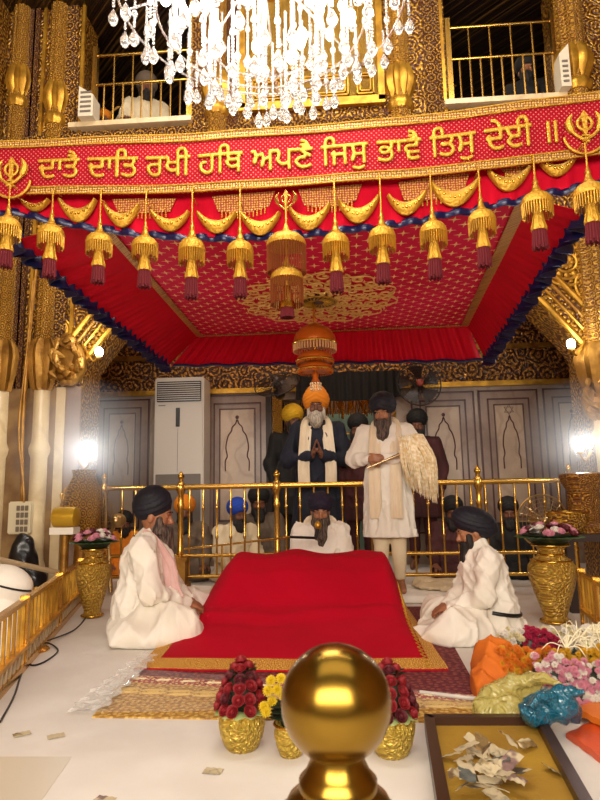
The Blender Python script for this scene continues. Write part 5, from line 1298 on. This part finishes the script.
for hx_, hy_ in ((578, 640), (594, 634), (588, 648), (566, 648)):
    h = P(hx_, hy_, 2.62)
    for j in range(16):
        a = q.uniform(0, 2*PI); e = q.uniform(.1, 1); d_ = A3(math.cos(a)*e, math.sin(a)*e*.6, q.uniform(-.1, 1)); L = q.uniform(.06, .13); m.tube(bez([h, h+d_*L*.6+(0, 0, .01), h+d_*L+A3(0, 0, -.03*e)], 8), [.0025]*4+[.002]*3+[.0012, .0006], 5)
m.build('curling_petals', M('lily_petal', 'ece4c4', .5), t); MB().tube([(c[0], c[1], .01), (c[0], c[1], c[2]-.03), P(588, 644, 2.62)], .008, 6).build('stem', 'leaf_pale', t)
# plastic bags
def bag(name, label, pts, mat, Y, knot, seed, inside):
    cs = [P(px, py, Y+dy) for px, py, r, dy in pts]; rs = [r for _, _, r, _ in pts]; v = Vol(np.min(cs, 0)-.15, np.max(cs, 0)+.17, .0075)
    for a, r in zip(cs, rs): v.ell((a[0], a[1], max(a[2], r*.7)), (r, r*.9, r*.8), None, .03)
    for a, b_, r in knot: v.cone(P(*a), P(*b_), r, r*.6, .02)
    w1 = wrinkle(.008, seed, 2.2, 2.2, 9); w2 = folds(.02, seed+1, 50); v.ripple(lambda X, Y_, Z: np.abs(w1(X, Y_, Z))-.003+w2(X, Y_, Z)*.8); v.cut((0, 0, .003), (0, 0, -1))
    o = v.build(name, mat); tag(o, label, 'bag'); q = np.random.default_rng(seed)
    return o
g = G('yellow_plastic'); g.bump(g.math('ADD', g.vor(16, g.n('ShaderNodeTexNoise', out=1, Vector=g.tc.outputs['Object'], Scale=7.0, Detail=3.0)), g.vor(26)), .45, .015); ym = g.fin(Base_Color=lin('e2d47c'), Roughness=.15, Transmission_Weight=.55, Specular_IOR_Level=.8)
bag('yellow_plastic_bag', 'translucent yellow-green plastic bag tied shut in front of the marigolds', [(500, 698, .075, 0), (523, 690, .07, .05), (487, 708, .05, -.06), (540, 702, .05, .0), (512, 710, .05, -.08)], ym, 2.45, [((510, 682, 2.45), (545, 678, 2.42), .03), ((540, 679, 2.42), (560, 684, 2.4), .016)], 3, None)
g = G('blue_plastic'); g.bump(g.math('ADD', g.vor(16, g.n('ShaderNodeTexNoise', out=1, Vector=g.tc.outputs['Object'], Scale=7.0, Detail=3.0)), g.vor(26)), .45, .015); bm_ = g.fin(Base_Color=lin('1c7896'), Roughness=.1, Transmission_Weight=.5, Specular_IOR_Level=.9)
bag('blue_plastic_bag', 'shiny teal blue plastic bag between the flowers and the tray', [(545, 708, .07, 0), (562, 705, .06, -.02), (533, 714, .045, -.03), (570, 712, .045, .02)], bm_, 2.28, [((552, 698, 2.25), (560, 686, 2.25), .028), ((558, 690, 2.25), (582, 692, 2.22), .022), ((548, 696, 2.22), (530, 704, 2.2), .018)], 7, None)
# orange folded cloths in plastic at the right edge
om = cloth('orange_packet', 'd4501c', 'c2441a', 40, .2, .35)
for i, (c4, z, lab) in enumerate((((F(566, 738), F(606, 768), F(640, 748), F(594, 724)), .0, 'folded orange-red cloth in clear wrap lying lower at the right edge'), ((F(576, 722), F(612, 742), F(640, 722), F(600, 704)), .028, 'folded orange cloth in clear wrap lying on top at the right edge'))):
    a, b_, c_, d_ = c4; rows = [[lerp(lerp(a, b_, u), lerp(d_, c_, u), v)+A3(0, 0, z+.024-.010*(abs(2*u-1)**6)+.002*math.sin(u*22+v*13)) for u in np.linspace(0, 1, 16)] for v in np.linspace(0, 1, 16)]
    o = MB().grid(rows, thick=(0, 0, -.022)).build('folded_cloth', om if i == 0 else cloth('orange_packet_bright', 'e07818', 'd06a14', 40, .2, .35)); tag(o, lab, 'cloth')
# cream crumpled cloth by the standing man
v = Vol((.3, 4.6, .0), (1.6, 5.6, .25), .011); c = F(437, 588, .06)
v.ell((c[0], 5.12, .085), (.2, .2, .04), None, .04).ell((c[0]-.1, 5.16, .1), (.08, .08, .05), None, .04).ell((c[0]+.14, 5.1, .075), (.1, .07, .02), None, .04); v.ripple(folds(.02, 44, 26)); v.cut((0, 0, .062), (0, 0, -1))
tag(v.build('crumpled_cloth', 'cream_cotton'), 'crumpled cream cloth on the mattress beside the standing man', 'cloth')
# ================================================================ fittings around the hall
# --- air conditioner
A, B = P(155, 378, 6.75), P(204, 378, 6.75); hz = A[2]
ac = thing('air_conditioner', 'tall cream floor-standing air conditioner in the ambulatory at the left', 'air conditioner', ((A[0]+B[0])/2, 6.9, 0))
MT['ac'] = M('ac_plastic', 'c6bcb0', .4); MT['acg'] = M('ac_grey', '6c625a', .5)
def bevbox(lo, hi, r=.01):
    bm = bmesh.new(); bmesh.ops.create_cube(bm, size=1.0); lo, hi = np.array(lo), np.array(hi)
    for v in bm.verts: v.co = Vector(((v.co[i]*(hi-lo)[i]+(lo+hi)[i]/2) for i in range(3)))
    bmesh.ops.bevel(bm, geom=list(bm.edges), offset=r, segments=2, affect='EDGES'); m = MB(); bm.verts.ensure_lookup_table(); m.add([tuple(v.co) for v in bm.verts], [[v.index for v in f.verts] for f in bm.faces]); bm.free(); return m
x0, x1 = A[0], B[0]; w = x1-x0
bevbox((x0, 6.75, 0), (x1, 7.1, hz), .015).build('body', 'ac', ac)
gr = bevbox((x0+.03, 6.735, hz-.29), (x1-.03, 6.76, hz-.05), .005).build('air_outlet', 'blackp', ac)
for k in range(9): MB().span((x0+.04, 6.725, hz-.275+k*.025), (x1-.04, 6.74, hz-.267+k*.025)).build('louvre', 'ac', gr, smooth=False)
bevbox((x0+w*.44, 6.738, hz-.58), (x0+w*.52, 6.752, hz-.36), .003).build('control_display', 'blackp', ac)
MB().span((x0+.05, 6.742, hz-.335), (x0+.13, 6.752, hz-.325)).build('nameplate', 'acg', ac, smooth=False)
bevbox((x0+.03, 6.738, .3), (x1-.03, 6.752, hz-1.12), .005).build('lower_panel', 'acg', ac)
MB().span((x0+w*.48, 6.744, hz-1.1), (x0+w*.485, 6.7505, hz-.6)).build('door_seam', 'acg', ac, smooth=False)
# --- fans
def fan(name, label, c, R_, rx, ry, mat, bladem, arm_to, hubm, blades=4, wires=28):
    t = thing(name, label, 'fan', c); Q = rotm(rx, 0, ry); c = np.array(c, float)
    def w(x, y, z): return c+Q @ A3(x, y, z)
    g1 = MB()
    for k in range(1, 8):
        rr = R_*k/7.0; dep = -.05*(1-(k/7.0)**2)
        g1.tube([w(rr*math.cos(a), dep, rr*math.sin(a)) for a in np.linspace(0, 2*PI, 37)[:-1]], .002 if k < 7 else .008, 5, True)
    for j in range(wires):
        a = 2*PI*j/wires; g1.tube([w(.03*math.cos(a), -.05, .03*math.sin(a)), w(R_*.6*math.cos(a), -.035, R_*.6*math.sin(a)), w(R_*math.cos(a), 0, R_*math.sin(a))], .0016, 4)
        g1.tube([w(.03*math.cos(a), .08, .03*math.sin(a)), w(R_*.7*math.cos(a), .06, R_*.7*math.sin(a)), w(R_*math.cos(a), 0, R_*math.sin(a))], .0016, 4)
    g1.build('guard', mat, t)
    for j in range(blades):
        a0 = 2*PI*j/blades; rows = []
        for u in np.linspace(.16, .9, 8): rows.append([w(R_*u*math.cos(a0+v*.95*(.6+.4*u)), .03-.035*v, R_*u*math.sin(a0+v*.95*(.6+.4*u))) for v in np.linspace(0, 1, 6)])
        MB().grid(rows, thick=.003).build('blade', bladem, t)
    h = MB(); h.ell(w(0, .02, 0), (R_*.2,)*3, 14, 10); h.build('hub', bladem, t); MB().ell(w(0, -.055, 0), (R_*.17, .02, R_*.17), 14, 8).build('hub_cap', hubm, t)
    m = MB().ell(w(0, .13, 0), (R_*.25, .1, R_*.25), 14, 10); m.build('motor', mat, t)
    MB().tube([w(0, .12, 0)]+[A3(*q) for q in arm_to], .018, 8).build('mounting_arm', mat, t)
    return t
dk = M('dark_fan_paint', '1c1310', .4); dkb = M('dark_fan_blade', '2c1a14', .35); rd = M('red_hub', '8a3020', .4)
c = P(419, 384, 6.75); fan('wall_fan', 'round dark wall fan with a red hub above the marble panels at the right', c, .25, -8, 6, dk, dkb, [(c[0], 7.2, c[2]+.05)], rd, blades=5)
c = P(277, 384, 6.7); fan('wall_fan', 'dark wall fan tilted nearly edge-on above the doorway at the left', c, .26, -50, -14, dk, dkb, [(c[0]+.1, 7.2, c[2]+.12)], dkb, blades=5)
# dark pelmet over the doorway
a, b = P(296, 380, 7.15), P(400, 380, 7.15); mb = MB()
mb.grid([[A3(lerp(a[0], b[0], u), 7.12+.012*math.sin(u*80), P(340, 372+26*v+3*math.sin(u*PI)*v, 7.12)[2]) for u in np.linspace(0, 1, 90)] for v in np.linspace(0, 1, 6)], thick=(0, .02, 0))
tag(mb.build('doorway_pelmet', 'black_cloth'), 'dark cloth pelmet hanging over the central doorway', 'curtain')
# what shows through the doorway: gold tinsel, a pale lit cabinet
tn = MB(); q = np.random.default_rng(2); xa, xb, zt_, zb_ = P(300, 400, 7.9)[0], P(395, 400, 7.9)[0], P(340, 396, 7.9)[2], P(340, 425, 7.9)[2]
for j in range(260):
    x = q.uniform(xa, xb); y = 7.9+q.uniform(-.08, .08); z = zt_+.05; L = q.uniform(.1, .36)
    tn.tube([(x, y, z), (x+q.uniform(-.02, .02), y, z-L*.5), (x+q.uniform(-.03, .03), y, z-L)], .006, 4)
for xx in (xa+.1, xb-.1): tn.tube([(xx, 7.9, zt_+.06), (xx, 7.9, 5.8)], .006, 5)
tn.span((xa, 7.82, zt_+.04), (xb, 7.98, zt_+.08)); tag(tn.build('gold_tinsel', 'gold'), 'glittering gold tinsel fringe hanging beyond the central doorway', 'decoration', kind='stuff')
cx = P(356, 440, 8.2)[0]
cb_ = thing('glass_cabinet', 'pale green glass cabinet with small lamps seen through the doorway', 'cabinet', (cx, 8.3, 0))
MB().span((cx-.5, 8.2, 0), (cx+.35, 8.39, 1.9)).build('cabinet_body', M('pale_green_paint', '5f7468', .35), cb_, smooth=False)
for dz, dx in ((1.45, -.1), (1.1, .02)):
    MB().ell((cx+dx, 8.19, dz), (.06, .01, .03), 12, 8).build('lamp', emit('cabinet_lamp', 'fff2d8', 5), cb_)
for z in (1.25, .9, 1.62): MB().span((cx-.5, 8.185, z), (cx+.35, 8.2, z+.015)).build('shelf_edge', 'gold_satin', cb_, smooth=False)
lamp('POINT', 'beyond_light', (0, 7.75, 2.6), 45, (1, .85, .6), .1)
# --- glaring wall lamps
MT['glare'] = emit('lamp_glass', 'fff8ec', 60)
def sconce(label, px, py, Y, e, wall_pt, shade=.035):
    c = P(px, py, Y); t = thing('wall_lamp', label, 'lamp', c)
    MB().ell(c, (shade, shade, shade*1.25), 16, 12).build('bulb', 'glare', t)
    MB().lathe([(.012, -.07), (.03, -.06), (.034, -.045), (.02, -.04)], c, 16).build('holder', 'gold_satin', t)
    w_ = A3(*wall_pt) if wall_pt is not None else c+A3(0, .3, 0)
    MB().tube(bez([c-(0, 0, .06), lerp(c, w_, .4)-(0, 0, .12), w_-A3(0, 0, .04)], 10), .01, 8).build('bracket', 'gold_satin', t)
    lamp('POINT', 'wall_lamp_light', tuple(c+A3(0, -.1, .02)), e, (.95, .97, 1.0), .05)
s1 = P(98, 350, 5.62); sconce('bright bare wall lamp under the left springing of the arch', 99, 352, 5.1, 7, (P(82, 345, 5.25)[0], 5.27, P(82, 340, 5.25)[2]))
sconce('bright glaring lamp above the gilded urn at the left', 90, 455, 5.05, 7, (P(78, 455, 5.28)[0], 5.28, P(78, 455, 5.28)[2]), .04)
sconce('bright bare wall lamp under the right springing of the arch', 571, 344, 5.1, 7, (P(585, 338, 5.25)[0], 5.27, P(585, 336, 5.25)[2]))
sconce('bright glaring lamp above the round fan at the right', 579, 446, 5.05, 5, (P(591, 446, 5.2)[0], 5.2, P(591, 446, 5.2)[2]), .04)
# --- gilded urn and bolster at the left, bowl and shelf at the right
c = P(82, 540, 4.95); b0 = A3(c[0], 4.95, 0); t = thing('gilded_urn', 'big gilded urn on a tall stand behind the left vase', 'urn', b0)
def zy(py, Y=4.95): return P(82, py, Y)[2]
MB().lathe([(.14, 0), (.14, .05), (.07, .1), (.06, zy(545)), (.11, zy(540)), (.13, zy(534))], b0, 24).build('stand', 'gold_old', t)
MB().lathe([(.09, zy(534)), (.13, zy(525)), (.145, zy(505)), (.13, zy(488)), (.085, zy(476)), (.1, zy(470)), (.09, zy(470)), (.01, zy(474))], b0, 32, flute=(14, .03)).build('urn_bowl', 'relief_fine', t)
c = P(66, 517, 4.62); t = thing('gold_bolster', 'shiny gold brocade roll lying on a small stand beside the left urn', 'bolster', (c[0], 4.62, 0))
MB().tube([c+A3(-.1, 0, 0), c+A3(-.085, 0, 0), c+A3(0, 0, 0), c+A3(.085, 0, 0), c+A3(.1, 0, 0)], [.05, .075, .08, .075, .05], 24).build('roll', M('gold_brocade', 'd4aa34', .3, .7, bump=(90, .5, .004)), t)
MB().span((c[0]-.1, 4.56, c[2]-.13), (c[0]+.09, 4.68, c[2]-.078)).build('cushion', 'white_cotton', t); MB().tube([(c[0], 4.62, 0), (c[0], 4.62, c[2]-.13)], .03, 12).build('stand_leg', 'gold_old', t)
YS = 4.55
c = P(568, 522, YS); t = thing('gilded_bowl', 'gilded embossed bowl on the dark shelf behind the right vase', 'bowl', (c[0], YS, c[2]-.09))
MB().lathe([(.09, -.075), (.1, -.07), (.12, -.03), (.135, .04), (.14, .07), (.13, .07), (.02, -.05)], c, 32, flute=(16, .02)).build('bowl', 'relief_fine', t)
MB().tube([c+A3(.137*math.cos(a), .137*math.sin(a), .07) for a in np.linspace(0, 2*PI, 33)[:-1]], .008, 6, True).build('rim', 'gold', t)
a = P(557, 536, YS)[0]; zs = c[2]-.077
t = thing('dark_shelf', 'dark wooden shelf table behind the right vase', 'table', (a+.5, YS, 0))
MB().span((a, YS-.17, zs-.05), (a+.95, YS+.3, zs)).build('top', 'dark', t, smooth=False)
for x in (a+.03, a+.92):
    for y in (YS-.14, YS+.27): MB().span((x-.025, y-.025, 0), (x+.025, y+.025, zs-.05)).build('leg', 'dark', t, smooth=False)
c = P(574, 500, YS+.1); MT['orn'] = relief('ornament_relief', 'd09a3c', '6a3a14', 14.0, rnd=.9)
t = thing('gilded_pedestal', 'gilded carved pedestal standing on the dark shelf at the right', 'pedestal', (P(588, 500, YS)[0], YS+.1, zs))
MB().lathe([(.16, 0), (.16, .04), (.12, .07), (.11, .3), (.15, .36), (.16, .42), (.13, .43)], (P(588, 500, YS)[0], YS+.08, zs), 32, flute=(12, .03)).build('carved_drum', 'orn', t)
# pedestal fans
gd = M('pale_brass_wire', 'b79a66', .3, .8); gb = M('smoky_blade', '6b4a30', .2, Alpha=.35)
c = P(543, 521, 4.98); fan('pedestal_fan', 'round brass pedestal fan with clear blades at the right end of the railing', c, .205, 0, 8, gd, gb, [c+A3(.0, .13, -.15), (c[0], 5.12, .02)], gd, blades=3, wires=18)
c = P(103, 521, 5.22); fan('pedestal_fan', 'brass pedestal fan turned edge-on beside the left urn', c, .25, 0, -62, gd, gb, [c+A3(.0, .13, -.15), (c[0]+.08, 5.24, .02)], gd, blades=3, wires=18)
# --- low brass balustrades at both sides
def balustrade(label, p0, p1, h, n, solid=.1):
    p0, p1 = A3(*p0), A3(*p1); d = (p1-p0)/np.linalg.norm(p1-p0); ang = math.atan2(d[1], d[0]); L = np.linalg.norm(p1-p0); m = (p0+p1)/2
    t = thing('low_balustrade', label, 'balustrade', (m[0], m[1], 0))
    def bb(u0, u1, z0, z1, w): return MB().box(p0+d*(u0+u1)/2+A3(0, 0, (z0+z1)/2), (u1-u0, w, z1-z0), rz=ang)
    bb(0, L, h-.022, h, .035).build('top_rail', 'brass', t, smooth=False); bb(0, L, .0, .035, .045).build('base_rail', 'brass', t, smooth=False)
    bb(0, L, solid, solid+.02, .05).build('middle_rail', 'gold_satin', t, smooth=False)
    for u in (0, L*.33, L*.66, L-.05): bb(u, u+.03, 0, h+.012, .045).build('post', 'brass', t, smooth=False)
    for k in range(n): u = L*(k+.5)/n; bb(u-.007, u+.007, solid+.02, h-.022, .014).build('baluster', 'gold_satin', t, smooth=False)
    bd = MB()
    for k in range(int(L/.075)):
        u = .04+k*.075; bd.add(*(lambda q: (q, [(0, 1, 2, 3), (4, 7, 6, 5), (0, 4, 5, 1), (1, 5, 6, 2), (2, 6, 7, 3), (3, 7, 4, 0)]))([p0+d*(u+a)+A3(-d[1], d[0], 0)*w+A3(0, 0, z) for w in (-.012, .012) for a, z in ((0, .035), (.035, .035), (.055, solid), (.02, solid))]))
    bd.build('slanted_slats', 'marble_pale', t, smooth=False)
    bb(0, L, .036, solid-.001, .008).build('dark_backing', 'black', t, smooth=False)
balustrade('low brass balustrade with slanted white base slats at the left edge of the floor', F(-45, 745), F(80, 604), .345, 32)
balustrade('low brass balustrade running off to the right behind the right vase', F(585, 627), F(650, 690), .34, 16)
# pale bar behind the left balustrade
a, b = P(-30, 553, 4.15), P(74, 576, 4.9); t = thing('wooden_barrier', 'pale wooden barrier bar behind the left balustrade', 'barrier', ((a[0]+b[0])/2, 4.0, 0))
MB().tube([a, b], .02, 8).build('bar', M('pale_wood', 'b59c78', .5), t)
for p in (lerp(a, b, .12), b-(b-a)*.02): MB().tube([(p[0], p[1], 0), p], .016, 8).build('leg', bpy.data.materials['pale_wood'], t)
# white bundle and black bag behind it
c = P(4, 583, 3.35); v = Vol(c-.4, c+.4, .011); v.ell((c[0], c[1], c[2]), (.17, .13, .10), rotm(0, 14, 0), .03).cone((c[0], c[1], .1), (c[0], c[1], c[2]-.04), .13, .11, .05)
v.ripple(wrinkle(.008, 61, 1, 1)); v.a = v.a; t = v.build('white_bundle', 'white_cotton'); tag(t, 'white cloth bundle behind the low balustrade at the left edge', 'bundle')
v2 = Vol((c[0]-.3, c[1]-.3, -.05), (c[0]+.3, c[1]+.3, c[2]), .012); v2.cone((c[0], c[1], .08), (c[0], c[1], c[2]-.1), .14, .12, .05).cut((0, 0, .003), (0, 0, -1)); v2.build('bundle_base', 'white_cotton', t, world=True)
MB().tube([c+A3(.175*math.cos(s), -.135*math.sin(s)*.98, .02-.06*math.cos(s)) for s in np.linspace(.2, 2.9, 16)], .006, 6).build('dark_piping', 'black', t)
c = P(26, 560, 4.9); v = Vol((c[0]-.35, c[1]-.3, -.03), (c[0]+.35, c[1]+.3, c[2]+.4), .013)
v.cone((c[0], c[1], .12), (c[0]-.02, c[1], c[2]), .14, .11, .05).ell((c[0]-.02, c[1], c[2]+.1), (.085, .09, .12), None, .03).ell((c[0]+.08, c[1]-.03, c[2]-.15), (.1, .09, .1), None, .03); v.ripple(wrinkle(.014, 63, 1.6, 1.6)); v.cut((0, 0, .003), (0, 0, -1))
tag(v.build('black_bag', 'blackp'), 'lumpy black bag standing between the marble columns at the left', 'bag')
# switch box, hanging cables
a = P(16, 518, 5.1); t = thing('switch_box', 'beige electrical switch box with a grid of sockets on the left pier', 'switch box', a)
bevbox((a[0]-.1, 5.14, a[2]-.14), (a[0]+.1, YW-.012, a[2]+.14), .01).build('case', M('beige_box', 'cdbf9e', .5), t)
for i in range(3):
    for j in range(4): bevbox((a[0]-.02+i*.038, 5.132, a[2]-.12+j*.06), (a[0]+.01+i*.038, 5.145, a[2]-.075+j*.06), .003).build('switch', M('grey_switch', '6c5f50', .4) if 'grey_switch' not in bpy.data.materials else bpy.data.materials['grey_switch'], t)
for k, (pts, lab) in enumerate(((((37, 262), (30, 330), (23, 420), (22, 495)), 'thick golden cable hanging down the left pier from behind the canopy'), (((33, 280), (27, 350), (19, 430), (24, 500), (20, 560)), 'thin golden cable hanging beside the thick one on the left pier'))):
    tag(MB().tube(bez([P(px, py, YW-.13-.02*k) for px, py in pts]+([P(22, 500, YW-.02)] if k == 0 else []), 30), .016-.006*k, 8).build('hanging_cable', 'gold_old'), lab, 'cable')
# louvred panels in the gallery openings
for px0, px1, py0, py1, lab in ((79, 92, 86, 128, 'white louvred panel leaning at the left end of the left gallery opening'), (558, 573, 44, 96, 'white louvred panel leaning at the right end of the right gallery opening')):
    Y = YW-.17; a, b = P(px0, py0, Y), P(px1, py1, Y); t = thing('louvred_panel', lab, 'panel', ((a[0]+b[0])/2, Y, ZG))
    k = 1 if px0 < 300 else -1; z0, z1 = ZG+.001, a[2]
    poly = [(a[0], z0), (b[0], z0), (b[0], z1-.1), (a[0], z1)] if k > 0 else [(a[0], z0), (b[0], z0), (b[0], z1), (a[0], z1-.1)]
    MB().prism(poly, Y, Y+.16).build('panel_body', M('panel_white', 'cfc6b0', .5) if 'panel_white' not in bpy.data.materials else bpy.data.materials['panel_white'], t, smooth=False)
    for j in range(5): MB().span((a[0]+.02, Y-.006, z0+.04+j*.05), (b[0]-.02, Y-.0005, z0+.06+j*.05)).build('slot', 'acg', t, smooth=False)
# --- microphones
b = F(33, 651); t = thing('floor_stand', 'short brass microphone stand with a round base on the floor at the left', 'stand', b); zt_ = P(33, 590, b[1])[2]
MB().lathe([(.085, 0), (.088, .006), (.08, .014), (.04, .024), (.02, .04), (.012, .05)], b, 32).build('round_base', 'brass', t); MB().tube([b+A3(0, 0, .04), A3(b[0], b[1], zt_)], .010, 10).build('pole', 'brass', t)
MB().lathe([(.014, zt_-.02), (.018, zt_), (.012, zt_+.015)], (b[0], b[1], 0), 12).build('clutch', 'gold_satin', t)
q = np.random.default_rng(14)
tag(MB().tube(bez([F(0, 722, .006), F(14, 696, .006), F(24, 668, .006), F(42, 643, .02), F(58, 650, .006), F(44, 662, .006), F(30, 664, .006), F(36, 646, .03), F(74, 630, .006), F(90, 612, .006)], 60), .0045, 6).build('black_cable', 'black'), 'thin black cable looping round the stand base at the left', 'cable')
Ym = 4.86; b = A3(P(222, 590, Ym)[0], Ym, .06); zb_ = P(222, 545, Ym)[2]
t = thing('boom_microphone', 'microphone on a long brass boom reaching to the reader from the left', 'microphone', b)
MB().lathe([(.08, .0), (.08, .01), (.02, .03), (.01, .04)], b+A3(0, 0, .0), 24).build('round_base', 'brass', t); MB().tube([b+A3(0, 0, .03), A3(b[0], b[1], zb_)], .008, 8).build('pole', 'brass', t)
m1 = P(316, 538, 4.6); m0 = P(184, 549, 4.9)
MB().tube([m0, A3(b[0], b[1], zb_), P(290, 537, 4.6)], .008, 8).build('boom', 'brass', t); MB().tube([P(290, 537, 4.6), m1], .010, 8).build('boom_tip', 'blackp', t)
mm = P(318, 527, 4.6); mi = MB().tube([m1, lerp(m1, mm, .3), mm], [.012, .013, .016], 12).build('microphone_body', 'blackp', t); MB().ell(mm+(0, 0, .012), (.026, .026, .032), 16, 12).build('grille_head', 'gold_satin', mi)
v = MB().lathe([(.03, 0), (.018, .03), (.001, .06)], F(213, 592, .063), 8); tag(v.build('paper_cone', 'cream_cotton'), 'tiny folded paper cone on the white mattress at the left', 'paper')

# --- added scattering balls that stand in for the bloom of the lamps
def haze(c, R_, dens, label):
    m = bpy.data.materials.new('bloom_scatter'); m.use_nodes = True; t = m.node_tree; t.nodes.clear(); o = t.nodes.new('ShaderNodeOutputMaterial'); s = t.nodes.new('ShaderNodeVolumeScatter')
    tc = t.nodes.new('ShaderNodeTexCoord'); ln = t.nodes.new('ShaderNodeVectorMath'); ln.operation = 'LENGTH'; mr = t.nodes.new('ShaderNodeMapRange'); mr.inputs[1].default_value = 0; mr.inputs[2].default_value = R_; mr.inputs[3].default_value = dens; mr.inputs[4].default_value = 0
    t.links.new(tc.outputs['Object'], ln.inputs[0]); t.links.new(ln.outputs['Value'], mr.inputs[0]); t.links.new(mr.outputs[0], s.inputs['Density']); t.links.new(s.outputs[0], o.inputs['Volume']); s.inputs['Anisotropy'].default_value = .2
    h = MB().ell((0, 0, 0), (R_,)*3, 24, 16).build('haze', m); h.location = tuple(c); return tag(h, label, 'haze', kind='stuff')
haze(P(92, 452, 5.0)+A3(0, -.15, 0), .62, 1.6, 'added volume for the bloom around the left glaring lamp')
haze(P(579, 446, 5.0)+A3(0, -.15, 0), .55, 1.3, 'added volume for the bloom around the right glaring lamp')
